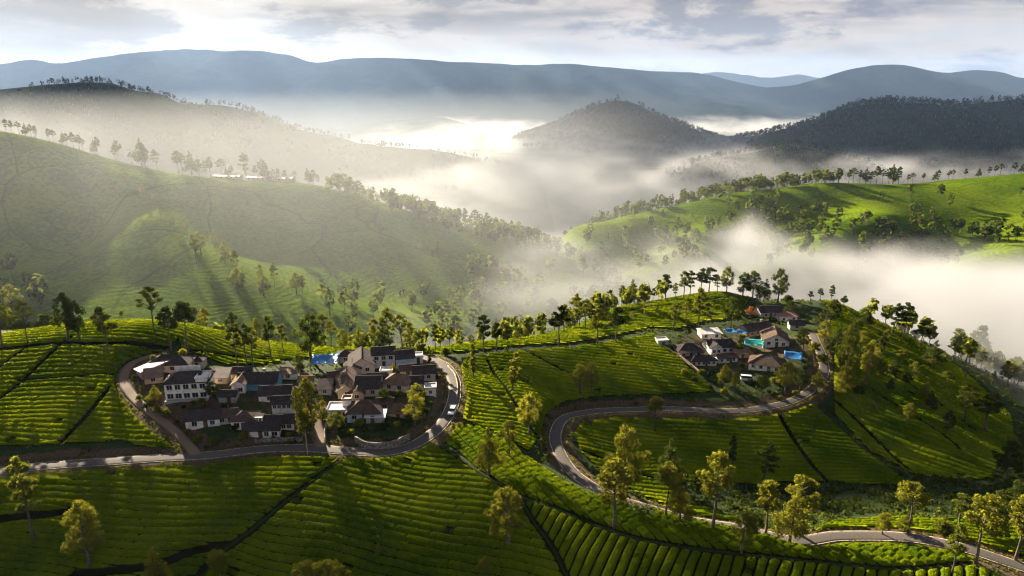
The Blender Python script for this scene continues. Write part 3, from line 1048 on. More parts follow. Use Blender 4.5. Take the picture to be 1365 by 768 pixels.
def edge(F, lo, hi, w):
    """fade to nothing at the sides of the grid"""
    m = F.math
    a = m('MINIMUM', m('SUBTRACT', F.x, lo[0]), m('SUBTRACT', hi[0], F.x))
    b = m('MINIMUM', m('SUBTRACT', F.y, lo[1]), m('SUBTRACT', hi[1], F.y))
    return F.ramp(m('MINIMUM', a, b), 0.0, w)


def sea(F):
    m = F.math
    n1 = F.noise(0.0018, 2.0, 0.5, (1, 0.7, 1))
    n2 = F.noise(0.0055, 5.0, 0.60, (1, 0.7, 2.2), (31, 7, 3), 0.5)
    n3 = F.noise(0.016, 4.0, 0.6, (1, 0.8, 2.2), (11, 17, 5), 0.5)
    top = m('ADD', m('MULTIPLY', n1, 70.0), m('MULTIPLY', n2, 80.0))      # mean ~75
    top = m('ADD', top, m('MULTIPLY', n3, 26.0))
    top = m('ADD', top, -50.0)
    # billows rising over the near shore of the fog sea
    top = m('ADD', top, m('MULTIPLY', F.blob(-40, 1060, 340, 400), 40.0))
    top = m('ADD', top, m('MULTIPLY', F.blob(330, 1150, 380, 420), 26.0))
    top = m('ADD', top, m('MULTIPLY', F.blob(760, 1330, 620, 330), 40.0))
    top = m('ADD', top, m('MULTIPLY', F.blob(330, 1950, 900, 420), 30.0))
    d = m('MULTIPLY', F.ramp(m("SUBTRACT", top, F.z), -5.0, 55.0), F.ramp(F.x, -620.0, -250.0))
    thin = m('MULTIPLY', F.ramp(n2, 0.38, 0.60, 0.06, 1.0), F.ramp(n3, 0.36, 0.60, 0.22, 1.0))
    return m('MULTIPLY', m('MULTIPLY', d, thin), edge(F, SEA_LO, SEA_HI, 120.0))


SEA_LO, SEA_HI = (-1500, 640, -10), (2600, 5200, 125)
fog_bank('sea_of_fog', 'wide white sea of fog lying between the far hills', SEA_LO, SEA_HI, (15, 15, 5), sea, 0.0105, 0.1, FOG_COL)


def mid(F):
    m = F.math
    n1 = F.noise(0.0075, 5.0, 0.6, (1, 1, 1.7), (3, 9, 1), 0.8)
    n2 = F.noise(0.022, 4.0, 0.6, (1, 1, 1.7), (7, 5, 1), 0.6)
    top = m('ADD', m('MULTIPLY', n1, 90.0), m('MULTIPLY', n2, 28.0))
    top = m('ADD', top, -14.0)
    top = m('ADD', top, m('MULTIPLY', F.blob(70, 500, 170, 190), 34.0))
    top = m('ADD', top, m('MULTIPLY', F.blob(-5, 335, 135, 95), 44.0))
    d = F.ramp(m('SUBTRACT', top, F.z), -2.0, 34.0)
    return m('MULTIPLY', m('MULTIPLY', d, F.ramp(n1, 0.36, 0.62, 0.05, 1.0)), edge(F, MID_LO, MID_HI, 45.0))


MID_LO, MID_HI = (-190, 245, -5), (240, 760, 120)
fog_bank('valley_fog', 'wisps of fog in the valley behind the village trees', MID_LO, MID_HI, (5, 5, 4), mid, 0.016, 0.1, FOG_COL)


def right(F):
    m = F.math
    n1 = F.noise(0.010, 5.0, 0.6, (1, 1, 1.7), (13, 2, 5), 0.7)
    n2 = F.noise(0.028, 4.0, 0.6, (1, 1, 1.7), (3, 8, 5), 0.6)
    top = m('ADD', m('MULTIPLY', n1, 80.0), m('MULTIPLY', n2, 24.0))
    top = m('ADD', top, 34.0)
    top = m('ADD', top, m('MULTIPLY', F.blob(270, 275, 130, 140), 44.0))
    top = m('ADD', top, m('MULTIPLY', F.blob(190, 430, 110, 120), 22.0))
    d = F.ramp(m('SUBTRACT', top, F.z), -2.0, 30.0)
    return m('MULTIPLY', m('MULTIPLY', d, F.ramp(n1, 0.3, 0.6, 0.25, 1.0)), edge(F, RGT_LO, RGT_HI, 36.0))


RGT_LO, RGT_HI = (95, 165, -5), (640, 570, 140)
fog_bank('valley_fog', 'thick white fog filling the valley below the wooded slope', RGT_LO, RGT_HI, (5, 5, 4), right, 0.020, 0.1, FOG_COL)


def far_air(F):
    return F.ramp(F.y, FAR_LO[1], FAR_LO[1] + 500.0)


FAR_LO, FAR_HI = (-8500, 900, -20), (8500, 10500, 480)
fog_bank('distant_haze', 'blue haze over the far ranges', FAR_LO, FAR_HI, (400, 250, 60), far_air, FAR_D, 0.25, HAZE_COL, 'haze')


def mist(F):
    return edge(F, MIST_LO, MIST_HI, 210.0)


MIST_LO, MIST_HI = (-900, 215, 20), (190, 960, 160)
fog_bank('morning_mist', 'thin sunlit mist over the hazy tea hill on the left', MIST_LO, MIST_HI, (45, 45, 30), mist, MIST_D, 0.42, (0.86, 0.92, 1.0))
# ------------------------------------------------------------------ trees
def leaf_mat(name, a, b, ta, tb, mixf=0.42):
    m = Mat(name)
    t = m.attr('tint')
    r = m.rand()
    f = m.math('ADD', m.math('MULTIPLY', t, 0.75), m.math('MULTIPLY', r, 0.25))
    return m.done(m.leaf(m.mix(f, a, b), m.mix(f, ta, tb), mixf))


def bark_mat(name, a, b):
    m = Mat(name)
    n = m.noise(2.2, 4, 0.65)
    return m.done(m.principled(m.mix(m.map(n, 0.3, 0.7), a, b), 0.9, normal=m.bump(n, 0.6, 0.06), spec=0.1))


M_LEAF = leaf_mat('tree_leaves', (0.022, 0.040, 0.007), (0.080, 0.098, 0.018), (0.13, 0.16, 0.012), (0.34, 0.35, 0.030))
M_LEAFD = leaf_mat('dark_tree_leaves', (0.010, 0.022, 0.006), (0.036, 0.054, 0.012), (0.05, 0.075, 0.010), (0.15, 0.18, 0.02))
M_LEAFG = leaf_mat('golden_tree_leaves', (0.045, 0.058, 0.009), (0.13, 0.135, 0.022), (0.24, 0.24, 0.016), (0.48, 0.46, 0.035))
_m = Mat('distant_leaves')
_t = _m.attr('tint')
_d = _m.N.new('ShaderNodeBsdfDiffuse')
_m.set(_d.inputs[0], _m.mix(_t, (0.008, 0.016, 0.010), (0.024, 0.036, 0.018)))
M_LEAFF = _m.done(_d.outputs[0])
M_BARK = bark_mat('grey_bark', (0.050, 0.040, 0.030), (0.15, 0.125, 0.095))
M_BARKP = bark_mat('pale_bark', (0.10, 0.085, 0.065), (0.26, 0.23, 0.18))


def tubes(segs, n=6):
    """segs: list of (p0, p1, r0, r1) -> verts, faces"""
    V, F = [], []
    for p0, p1, r0, r1 in segs:
        p0, p1 = np.asarray(p0, float), np.asarray(p1, float)
        d = p1 - p0
        d = d / max(np.linalg.norm(d), 1e-6)
        a = np.cross(d, (0, 0, 1) if abs(d[2]) < 0.9 else (1, 0, 0))
        a /= np.linalg.norm(a)
        b = np.cross(d, a)
        an = np.arange(n) * 2 * PI / n
        ring = np.cos(an)[:, None] * a + np.sin(an)[:, None] * b
        k = sum(len(v) for v in V)
        V += [p0 + ring * r0, p1 + ring * r1]
        i = np.arange(n)
        j = (i + 1) % n
        F.append(np.stack([k + i, k + j, k + n + j, k + n + i], 1))
    return np.vstack(V), np.vstack(F)


def leaf_cloud(blobs, count, size, seed, flat=0.0):
    """leaf faces spread through lumpy blobs (cx,cy,cz,rx,ry,rz)"""
    g = np.random.default_rng(seed)
    B = np.array(blobs, float)
    w = (B[:, 3] * B[:, 4] + B[:, 4] * B[:, 5] + B[:, 3] * B[:, 5])
    k = g.choice(len(B), count, p=w / w.sum())
    d = g.normal(size=(count, 3))
    d /= np.linalg.norm(d, axis=1)[:, None]
    r = g.uniform(0.25, 1.0, count) ** 0.45
    # sub clumps: pull leaves towards random tuft centres on the blob
    tuft = g.normal(size=(len(B), 16, 3))
    tuft /= np.linalg.norm(tuft, axis=2)[:, :, None]
    tk = tuft[k, g.integers(0, 16, count)]
    d = d * 0.36 + tk * 0.78
    p = B[k, :3] + d * r[:, None] * B[k, 3:6]
    nrm = d + g.normal(size=(count, 3)) * 0.75
    nrm[:, 2] += flat
    nrm /= np.linalg.norm(nrm, axis=1)[:, None]
    a = np.cross(nrm, g.normal(size=(count, 3)))
    a /= np.linalg.norm(a, axis=1)[:, None]
    b = np.cross(nrm, a)
    s = size * g.uniform(0.55, 1.25, count)[:, None]
    q = np.stack([p - a * s, p - b * s * 0.62, p + a * s, p + b * s * 0.62], 1)
    V = q.reshape(-1, 3)
    F = np.arange(count * 4).reshape(-1, 4)
    bt = g.uniform(0, 1, len(B))
    tint = np.clip(0.45 * bt[k] + 0.55 * g.uniform(0, 1, count), 0, 1)
    return V, F, np.repeat(tint, 4)


def tree_proto(kind, seed, leaves=2600, size=0.30):
    """unit model 12 m tall -> (crown mesh, trunk mesh)"""
    g = np.random.default_rng(seed)
    H = 12.0
    blobs, segs = [], []
    lean = g.normal(0, 0.25, 2)

    def tr(z):
        return np.array((lean[0] * (z / H) ** 1.5 + 0.12 * math.sin(z * 0.6 + seed), lean[1] * (z / H) ** 1.5 + 0.12 * math.cos(z * 0.5 + seed), z))

    def limb(z, tip, r):
        m_ = (tr(z) * 0.45 + np.array(tip) * 0.55) + (0, 0, -0.15)
        segs.append((tr(z), m_, r, r * 0.65))
        segs.append((m_, tip, r * 0.65, r * 0.2))

    def ring(z0, z1, n, rad, br, zsq=0.75, jit=0.35):
        for i in range(n):
            t = (i + 0.5) / n
            z = z0 + (z1 - z0) * t + g.normal(0, 0.2)
            an = i * 2.4 + g.uniform(-0.5, 0.5)
            R = rad(t) * g.uniform(1 - jit, 1 + jit)
            c = tr(min(z, H * 0.97)) + (math.cos(an) * R, math.sin(an) * R, 0)
            b = br(t) * g.uniform(0.75, 1.25)
            blobs.append((*c, b, b * g.uniform(.85, 1.15), b * zsq))
            limb(max(z - 0.9 - R * 0.4, H * 0.12), c, 0.07)
    top = H * 0.97
    r0 = 0.20
    if kind == 'oak':            # tall bare stem, oval crown in the upper half
        ring(H * .50, H * .90, 11, lambda t: 1.45 * math.sin(PI * (0.18 + 0.75 * t)), lambda t: 1.05 - 0.25 * t)
        blobs.append((*tr(H * .93), 0.95, 0.95, 0.7))
    elif kind == 'round':        # broad full crown, short stem
        ring(H * .30, H * .88, 20, lambda t: 2.6 * math.sin(PI * (0.2 + 0.72 * t)), lambda t: 1.45 - 0.35 * t, 0.8)
        blobs.append((*tr(H * .9), 1.5, 1.5, 1.0))
        r0 = 0.34
    elif kind == 'open':         # airy umbrella of tufts on long limbs
        for i in range(13):
            an, z = i * 2.4, H * (0.62 + 0.33 * ((i * 7) % 13) / 13)
            R = 2.5 * (1 - ((z / H - 0.62) / 0.36) ** 2 * 0.85) * g.uniform(.55, 1.1)
            c = tr(z) + (math.cos(an) * R, math.sin(an) * R, 0)
            blobs.append((*c, 0.85, 0.85, 0.5))
            limb(H * g.uniform(.42, .60), c, 0.09)
        blobs.append((*tr(H * .96), 0.8, 0.8, 0.5))
    elif kind == 'cone':         # dense pointed crown
        ring(H * .22, H * .90, 22, lambda t: 1.75 * (1 - t) ** 0.75 + 0.12, lambda t: 1.25 * (1 - t) + 0.45, 0.9)
        blobs.append((*tr(H * .95), 0.45, 0.45, 0.7))
        r0 = 0.26
    elif kind == 'tier':         # tufts in separate tiers up a tall stem
        for z, n, R, b in ((.40, 3, 1.0, .65), (.56, 4, 1.3, .85), (.72, 5, 1.35, .9), (.86, 4, 0.95, .85)):
            for i in range(n):
                an = i * 2 * PI / n + z * 9 + g.uniform(-.4, .4)
                rr = R * g.uniform(.6, 1.15)
                c = tr(H * z + g.normal(0, .25)) + (math.cos(an) * rr, math.sin(an) * rr, 0)
                blobs.append((*c, b, b, b * .7))
                limb(H * z - 0.7, c, 0.07)
        blobs.append((*tr(H * .95), .75, .75, .6))
    elif kind == 'slim':         # narrow ragged column
        ring(H * .22, H * .92, 15, lambda t: 0.55 * math.sin(PI * (0.15 + 0.75 * t)), lambda t: 0.72 - 0.2 * t, 0.95)
        blobs.append((*tr(H * .95), .45, .45, .6))
        r0 = 0.17
    elif kind == 'lollipop':     # ball of leaves on a clean stem
        ring(H * .64, H * .90, 11, lambda t: 1.55 * math.sin(PI * (0.2 + 0.7 * t)), lambda t: 1.15 - 0.2 * t, 0.85, .2)
        blobs.append((*tr(H * .88), 1.3, 1.3, .9))
    elif kind == 'bush':         # low dome
        for i in range(12):
            an, R = i * 2.4, 4.2 * math.sqrt((i + .3) / 12)
            blobs.append((math.cos(an) * R, math.sin(an) * R, H * (.62 - .36 * (R / 4.2) ** 2) * g.uniform(.8, 1.1), 3.0, 3.0, 2.6))
            segs.append(((0, 0, 0), blobs[-1][:3], 0.4, 0.15))
        top = 4.0
        r0 = 0.5
    zs = np.linspace(0, top, 7)
    for i in range(6):
        f0, f1 = 1 - 0.86 * i / 6, 1 - 0.86 * (i + 1) / 6
        segs.append((tr(zs[i]) if i else np.array((0, 0, -0.6)), tr(zs[i + 1]), r0 * f0 * (1.35 if i == 0 else 1), r0 * f1))
    V, F, tint = leaf_cloud(blobs, leaves, size, seed + 5)
    tv, tf = tubes(segs, 6 if leaves > 1200 else 4)
    return V, F, tint, tv, tf


def raw_mesh(name, V, F, mat, tint=None):
    o = mesh_np(name, V, F, mat, smooth=tint is None, attrs={'tint': tint} if tint is not None else None)
    me = o.data
    bpy.data.objects.remove(o)
    return me


PROTO = {}
KINDS = {'oak': 3, 'round': 2, 'open': 2, 'cone': 2, 'tier': 2, 'slim': 2, 'lollipop': 2, 'bush': 2}
SIZES = {'near': (4600, 0.172), 'far': (900, 0.36)}
for kd, nv in KINDS.items():
    for lod, (cnt, sz) in SIZES.items():
        for v_ in range(nv):
            c_ = int(cnt * {'round': 1.7, 'cone': 1.3, 'slim': 0.8, 'open': 0.75, 'bush': 0.9}.get(kd, 1.0))
            s_ = sz * (2.2 if kd == 'bush' else 1.0)
            V, F, t, tv, tf = tree_proto(kd, 11 * (v_ + 1) + len(kd), c_, s_)
            PROTO[kd, lod, v_] = (raw_mesh('crown', V, F, M_LEAF, t), raw_mesh('trunk', tv, tf, M_BARK), V, F, t, tv, tf)
TINTED = {}


def crown_mesh(key, mat):
    """the crown mesh of a model in another foliage colour"""
    if mat is M_LEAF:
        return PROTO[key][0]
    if (key, mat.name) not in TINTED:
        me = PROTO[key][0].copy()
        me.materials[0] = mat
        TINTED[key, mat.name] = me
    return TINTED[key, mat.name]


FOL = {'n': M_LEAF, 'd': M_LEAFD, 'g': M_LEAFG}
KNAME = {'bush': ('garden_bush', 'bush')}
n_tree = 0


def plant(kind, loc, H, label, group=None, lod='near', fol='n', width=1.0):
    """one tree: an empty at its foot, with crown and trunk"""
    global n_tree
    n_tree += 1
    nm, cat = KNAME.get(kind, ('tree', 'tree'))
    key = (kind, lod, n_tree % KINDS[kind])
    s = H / (12.0 if kind != 'bush' else 10.2)
    if lod == 'near':
        width *= {'round': 1.28, 'bush': 1.0, 'slim': 1.1}.get(kind, 1.16)
    t = empty(nm, loc, (n_tree * 2.399) % (2 * PI), (s * width, s * width, s))
    tag(t, label, cat, group)
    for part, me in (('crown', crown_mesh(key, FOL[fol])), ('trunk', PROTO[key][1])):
        c = bpy.data.objects.new(part, me)
        C.objects.link(c)
        c.parent = t
    return t


def crest_point(px, grid, y0, y1, back=1.5):
    d = ray(px, 384)
    Y = np.arange(y0, y1, 0.5)
    x = d[0] / (CP) * 0 + Y * 0
    # x depends on the row only weakly: iterate with the height found
    z = np.full(Y.shape, 110.0)
    for _ in range(4):
        dep = Y * CP - (z - CZ) * SP
        x = (px - CX0) / FPX * dep
        z = grid(x, Y)
    i = int(np.argmax((z - CZ) / Y))
    yy = Y[i] + back
    xx = x[i] * yy / Y[i]
    return np.array((xx, yy, float(grid(xx, yy))))


def foot(px, py, grid=None, Y=None, y0=75.0, y1=None):
    g = grid or near
    y1 = y1 or (330 if g is near else 780)
    if Y is not None:
        z = 110.0
        for _ in range(5):
            dep = Y * CP - (z - CZ) * SP
            x = (px - CX0) / FPX * dep
            z = float(g(x, Y))
        return np.array((x, Y, z))
    p = hit(px, py, g, y0, y1)
    if p is None:
        p = crest_point(px, g, 120 if g is near else g.y0, y1)
    return p


def height_to(p, ytop):
    """how tall a thing standing at p must be to reach pixel row ytop"""
    k = (CY0 - ytop) / FPX
    # (y*SP + z*CP) = k*(y*CP - z*SP)
    z = (k * p[1] * CP - p[1] * SP) / (CP + k * SP)
    return z + CZ - p[2]


def tree(kind, px, py, ytop, label, group=None, Y=None, fol='n', lod='near', width=1.0, grid=None):
    p = foot(px, py, grid, Y)
    return plant(kind, p, max(1.2, height_to(p, ytop) / 0.985), label, group, lod, fol, width)
# every tree one can single out: (model, foot x, foot y, top y, label, options)
G1, G2, G3, G4, G5, G6 = ('trees along the crest behind the left village', 'trees on the foreground tea slopes', 'trees around the valley road', 'trees of the right village', 'trees on the right hill top',
                          'trees down the right slope')
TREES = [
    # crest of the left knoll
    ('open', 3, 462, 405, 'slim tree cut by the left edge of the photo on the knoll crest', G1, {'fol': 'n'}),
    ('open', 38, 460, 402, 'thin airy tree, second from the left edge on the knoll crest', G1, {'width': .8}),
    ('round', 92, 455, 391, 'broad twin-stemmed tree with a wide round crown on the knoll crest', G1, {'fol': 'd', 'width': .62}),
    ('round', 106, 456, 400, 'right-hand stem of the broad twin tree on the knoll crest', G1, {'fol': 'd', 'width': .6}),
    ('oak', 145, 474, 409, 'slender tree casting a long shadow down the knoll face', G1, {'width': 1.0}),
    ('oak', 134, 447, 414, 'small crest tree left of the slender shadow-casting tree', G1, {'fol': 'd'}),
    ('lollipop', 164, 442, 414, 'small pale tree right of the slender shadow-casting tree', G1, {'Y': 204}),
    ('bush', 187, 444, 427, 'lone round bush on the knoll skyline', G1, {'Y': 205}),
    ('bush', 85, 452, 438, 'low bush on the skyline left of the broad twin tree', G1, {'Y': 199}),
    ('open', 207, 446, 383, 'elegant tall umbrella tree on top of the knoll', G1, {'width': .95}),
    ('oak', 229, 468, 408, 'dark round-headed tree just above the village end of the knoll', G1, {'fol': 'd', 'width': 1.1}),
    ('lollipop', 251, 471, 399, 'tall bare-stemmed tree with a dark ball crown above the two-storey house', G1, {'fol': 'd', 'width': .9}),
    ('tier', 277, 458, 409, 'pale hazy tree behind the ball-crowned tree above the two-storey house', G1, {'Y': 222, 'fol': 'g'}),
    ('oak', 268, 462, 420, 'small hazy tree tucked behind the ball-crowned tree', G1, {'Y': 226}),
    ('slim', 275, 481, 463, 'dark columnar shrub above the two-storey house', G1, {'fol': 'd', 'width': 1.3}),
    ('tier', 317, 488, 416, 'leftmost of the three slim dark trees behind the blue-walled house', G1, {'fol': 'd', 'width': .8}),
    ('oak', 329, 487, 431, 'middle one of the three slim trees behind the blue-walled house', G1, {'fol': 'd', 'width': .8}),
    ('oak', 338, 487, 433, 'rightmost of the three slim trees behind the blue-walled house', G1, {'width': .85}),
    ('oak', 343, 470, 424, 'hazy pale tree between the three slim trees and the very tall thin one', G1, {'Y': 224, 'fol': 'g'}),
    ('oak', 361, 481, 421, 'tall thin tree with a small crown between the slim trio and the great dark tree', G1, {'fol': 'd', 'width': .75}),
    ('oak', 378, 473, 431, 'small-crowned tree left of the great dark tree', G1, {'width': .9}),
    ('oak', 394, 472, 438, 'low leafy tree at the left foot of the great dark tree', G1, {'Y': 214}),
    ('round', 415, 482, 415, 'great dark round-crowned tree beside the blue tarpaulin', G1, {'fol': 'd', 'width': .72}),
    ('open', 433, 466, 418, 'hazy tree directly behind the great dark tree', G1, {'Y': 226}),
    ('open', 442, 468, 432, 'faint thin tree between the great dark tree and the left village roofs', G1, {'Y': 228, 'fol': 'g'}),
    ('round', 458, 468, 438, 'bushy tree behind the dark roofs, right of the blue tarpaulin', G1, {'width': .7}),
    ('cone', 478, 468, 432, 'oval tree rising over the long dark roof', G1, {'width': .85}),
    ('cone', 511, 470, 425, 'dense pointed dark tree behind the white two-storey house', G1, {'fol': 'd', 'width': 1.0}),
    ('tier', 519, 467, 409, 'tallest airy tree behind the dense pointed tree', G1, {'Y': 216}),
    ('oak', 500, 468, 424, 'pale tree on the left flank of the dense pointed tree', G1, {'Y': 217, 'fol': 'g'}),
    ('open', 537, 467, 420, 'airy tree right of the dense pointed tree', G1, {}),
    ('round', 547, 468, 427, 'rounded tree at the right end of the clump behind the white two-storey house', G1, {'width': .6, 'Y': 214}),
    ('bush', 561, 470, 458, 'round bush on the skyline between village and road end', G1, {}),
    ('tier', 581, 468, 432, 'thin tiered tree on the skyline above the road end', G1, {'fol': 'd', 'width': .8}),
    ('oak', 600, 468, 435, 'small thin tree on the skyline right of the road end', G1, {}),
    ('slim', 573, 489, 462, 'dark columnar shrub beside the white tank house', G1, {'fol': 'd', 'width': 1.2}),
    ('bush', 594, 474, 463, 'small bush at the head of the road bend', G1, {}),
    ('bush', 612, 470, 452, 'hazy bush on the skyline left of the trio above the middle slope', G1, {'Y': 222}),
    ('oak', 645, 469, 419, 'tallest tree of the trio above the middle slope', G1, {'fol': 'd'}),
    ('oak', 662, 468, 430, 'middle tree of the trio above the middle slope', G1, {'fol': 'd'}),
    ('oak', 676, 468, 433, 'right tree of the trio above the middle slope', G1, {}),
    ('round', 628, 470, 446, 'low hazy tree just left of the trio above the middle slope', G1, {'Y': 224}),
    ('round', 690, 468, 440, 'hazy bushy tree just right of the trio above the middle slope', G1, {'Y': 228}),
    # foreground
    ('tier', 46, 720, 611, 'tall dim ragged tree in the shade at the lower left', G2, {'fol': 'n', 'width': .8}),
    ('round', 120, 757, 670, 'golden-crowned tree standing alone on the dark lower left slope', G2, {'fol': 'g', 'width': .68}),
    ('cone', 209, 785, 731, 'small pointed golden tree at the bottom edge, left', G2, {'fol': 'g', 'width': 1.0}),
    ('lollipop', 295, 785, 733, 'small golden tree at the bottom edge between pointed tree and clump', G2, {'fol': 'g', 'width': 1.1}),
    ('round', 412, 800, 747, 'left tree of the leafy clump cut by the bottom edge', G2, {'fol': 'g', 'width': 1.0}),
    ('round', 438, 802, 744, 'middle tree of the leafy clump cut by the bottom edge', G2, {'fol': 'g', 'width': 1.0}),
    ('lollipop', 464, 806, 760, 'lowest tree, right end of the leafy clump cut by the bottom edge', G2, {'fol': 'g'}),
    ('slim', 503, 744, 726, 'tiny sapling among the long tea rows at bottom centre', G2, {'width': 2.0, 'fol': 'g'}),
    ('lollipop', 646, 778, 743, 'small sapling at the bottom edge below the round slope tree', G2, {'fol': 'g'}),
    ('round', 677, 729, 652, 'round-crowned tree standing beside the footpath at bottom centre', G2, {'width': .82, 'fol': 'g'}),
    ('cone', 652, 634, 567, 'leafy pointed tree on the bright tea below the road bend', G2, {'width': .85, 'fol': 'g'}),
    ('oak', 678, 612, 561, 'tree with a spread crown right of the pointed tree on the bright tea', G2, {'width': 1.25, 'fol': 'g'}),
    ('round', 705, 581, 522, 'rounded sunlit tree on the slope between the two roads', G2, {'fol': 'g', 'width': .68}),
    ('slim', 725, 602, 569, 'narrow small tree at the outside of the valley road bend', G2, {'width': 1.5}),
    ('round', 773, 527, 484, 'left half of the paired bushy tree on the middle tea slope', G2, {'fol': 'g', 'width': .7}),
    ('round', 788, 524, 482, 'right half of the paired bushy tree on the middle tea slope', G2, {'fol': 'g', 'width': .65}),
    ('slim', 632, 506, 458, 'dim columnar tree standing in the tea right of the upper road bend', G2, {'width': 1.1}),
    ('slim', 683, 523, 469, 'hazy columnar tree standing in the middle of the central tea slope', G2, {'width': 1.5, 'fol': 'g'}),
    # valley road
    ('round', 829, 672, 566, 'tall leafy tree behind the big golden roadside tree', G3, {'fol': 'g', 'width': .6}),
    ('tier', 818, 704, 608, 'big golden two-tiered tree standing in the bright tea beside the road', G3, {'fol': 'g', 'width': 1.15}),
    ('lollipop', 888, 692, 614, 'golden tree on a tall stem right of the big two-tiered tree', G3, {'fol': 'g', 'width': .9}),
    ('cone', 906, 697, 637, 'pyramid-shaped tree right of the tall-stemmed golden tree', G3, {'fol': 'g', 'width': .95}),
    ('oak', 949, 707, 603, 'tallest golden tree in the middle of the lower road row', G3, {'fol': 'g', 'width': 1.0}),
    ('cone', 891, 650, 587, 'dim tree in the shade above the tall-stemmed golden tree', G3, {'fol': 'd', 'width': .9}),
    ('slim', 976, 622, 580, 'thin dim tree alone in the dark hollow', G3, {'fol': 'd', 'width': 1.2}),
    ('tier', 1016, 650, 590, 'dim leaning-looking tree in the dark hollow behind the roadside row', G3, {'fol': 'd', 'width': 1.1}),
    ('oak', 1020, 712, 640, 'golden tree left of the twin trees by the lower road', G3, {'fol': 'g', 'width': 1.1}),
    ('cone', 1051, 727, 648, 'front tree of the golden twins by the lower road', G3, {'fol': 'g', 'width': 1.0}),
    ('oak', 1064, 713, 635, 'rear tree of the golden twins by the lower road', G3, {'fol': 'g', 'width': 1.2}),
    ('round', 988, 738, 678, 'dark leafy tree standing in front of the lower road row', G3, {'fol': 'n', 'width': .62}),
    ('round', 1004, 716, 683, 'low dark tree at the foot of the golden row', G3, {'fol': 'd', 'width': .9}),
    ('round', 1176, 713, 682, 'small round tree leaning over the far side of the lower road', G3, {'fol': 'g', 'width': .85}),
    ('lollipop', 1210, 711, 643, 'lone golden ball-crowned tree beyond the lower road', G3, {'fol': 'g', 'width': 1.05}),
    ('cone', 1206, 708, 684, 'leafy shrub at the left foot of the lone ball-crowned tree', G3, {'width': 1.4}),
    ('oak', 1277, 705, 658, 'dim golden tree right of the lone ball-crowned tree', G3, {'fol': 'n', 'width': 1.2}),
    ('bush', 1257, 711, 692, 'bushy shrub beside the lower road near the right edge', G3, {}),
    ('oak', 1268, 766, 700, 'dark small-crowned tree nearest the viewer at the lower right', G3, {'fol': 'n', 'width': .95}),
    ('oak', 1299, 753, 658, 'tall tree on the near verge of the lower road, right', G3, {'fol': 'g', 'width': 1.0}),
    ('cone', 1318, 713, 652, 'bushy tree behind the tall near-verge tree, lower right', G3, {'fol': 'n', 'width': 1.1}),
    ('oak', 1353, 747, 662, 'tall golden tree at the lower right edge of the photo', G3, {'fol': 'g', 'width': 1.05}),
    ('round', 1348, 700, 640, 'dim broad tree high at the lower right edge', G3, {'fol': 'd', 'width': .65}),
    ('lollipop', 873, 577, 527, 'golden tree on the lower side of the valley road straight', G3, {'fol': 'g', 'width': 1.0}),
    # right village
    ('round', 916, 449, 434, 'round dark bush left of the pale flat roof', G4, {'fol': 'd', 'width': 1.0}),
    ('cone', 963, 512, 482, 'small golden tree below the row of village houses', G4, {'fol': 'g', 'width': 1.0}),
    ('tier', 978, 528, 497, 'sparse small golden tree left of the parked van', G4, {'fol': 'g', 'width': 1.2}),
    ('lollipop', 1014, 536, 500, 'small ball-crowned tree by the valley road below the parked van', G4, {'fol': 'g', 'width': 1.2}),
    ('round', 1046, 524, 481, 'bright round tree below the long blue tarpaulin', G4, {'fol': 'g', 'width': .85}),
    ('round', 1066, 520, 492, 'dark bushy tree between the bright round tree and the road', G4, {'fol': 'd', 'width': .9}),
    ('cone', 1088, 523, 491, 'pale oval tree on the inside of the upper road curve', G4, {'fol': 'g', 'width': 1.05}),
    ('lollipop', 1084, 490, 455, 'upper golden tree beside the road as it leaves the village', G4, {'fol': 'g', 'width': .9}),
    ('bush', 1096, 484, 470, 'small yellow bush beside the upper road', G4, {'fol': 'g'}),
    ('round', 1070, 468, 438, 'dark round tree behind the white gable house', G4, {'fol': 'd', 'width': .8}),
    ('round', 1052, 424, 400, 'dark tree beside the small red roof', G4, {'fol': 'd', 'width': .8}),
    ('cone', 985, 470, 450, 'leafy shrub-like tree between the white gables and the green canopy', G4, {'width': 1.2}),
    # hill top
    ('oak', 745, 461, 408, 'dark round-headed tree alone on the middle crest', G5, {'fol': 'd', 'width': 1.15}),
    ('oak', 752, 459, 405, 'hazy thin tree just behind the dark round-headed tree', G5, {'Y': 238, 'fol': 'g'}),
    ('oak', 821, 458, 410, 'dark oval tree on the crest line left of the village', G5, {'fol': 'd', 'width': 1.15}),
    ('oak', 796, 459, 412, 'sunlit feathery tree left of the dark oval crest tree', G5, {'fol': 'g', 'width': 1.2}),
    ('oak', 780, 452, 398, 'dim tree with bare stem on the hazy saddle', G5, {'Y': 246, 'fol': 'n'}),
    ('tier', 765, 450, 392, 'tall hazy tree at the left of the saddle grove', G5, {'Y': 262, 'fol': 'g'}),
    ('cone', 793, 440, 388, 'pale tall tree in the middle of the saddle grove', G5, {'Y': 275, 'fol': 'g'}),
    ('oak', 812, 432, 386, 'rounded hazy tree in the saddle grove', G5, {'Y': 280}),
    ('oak', 829, 420, 380, 'hazy tree at the right end of the saddle grove', G5, {'Y': 287}),
    ('cone', 845, 414, 372, 'big leafy tree where the crest begins to rise', G5, {'Y': 291, 'fol': 'n', 'width': 1.1}),
    ('tier', 863, 410, 385, 'small tree between big leafy tree and the crest row', G5, {'Y': 292}),
    ('oak', 887, 404, 365, 'first dark tree of the tall crest row', G5, {'fol': 'd', 'width': 1.15, 'Y': 287}),
    ('tier', 900, 402, 377, 'short tree between the first two tall crest trees', G5, {'Y': 290}),
    ('oak', 911, 402, 361, 'second tall tree of the crest row', G5, {'fol': 'n', 'Y': 288}),
    ('tier', 920, 400, 361, 'third tall tree of the crest row, thin and tiered', G5, {'fol': 'd', 'Y': 291}),
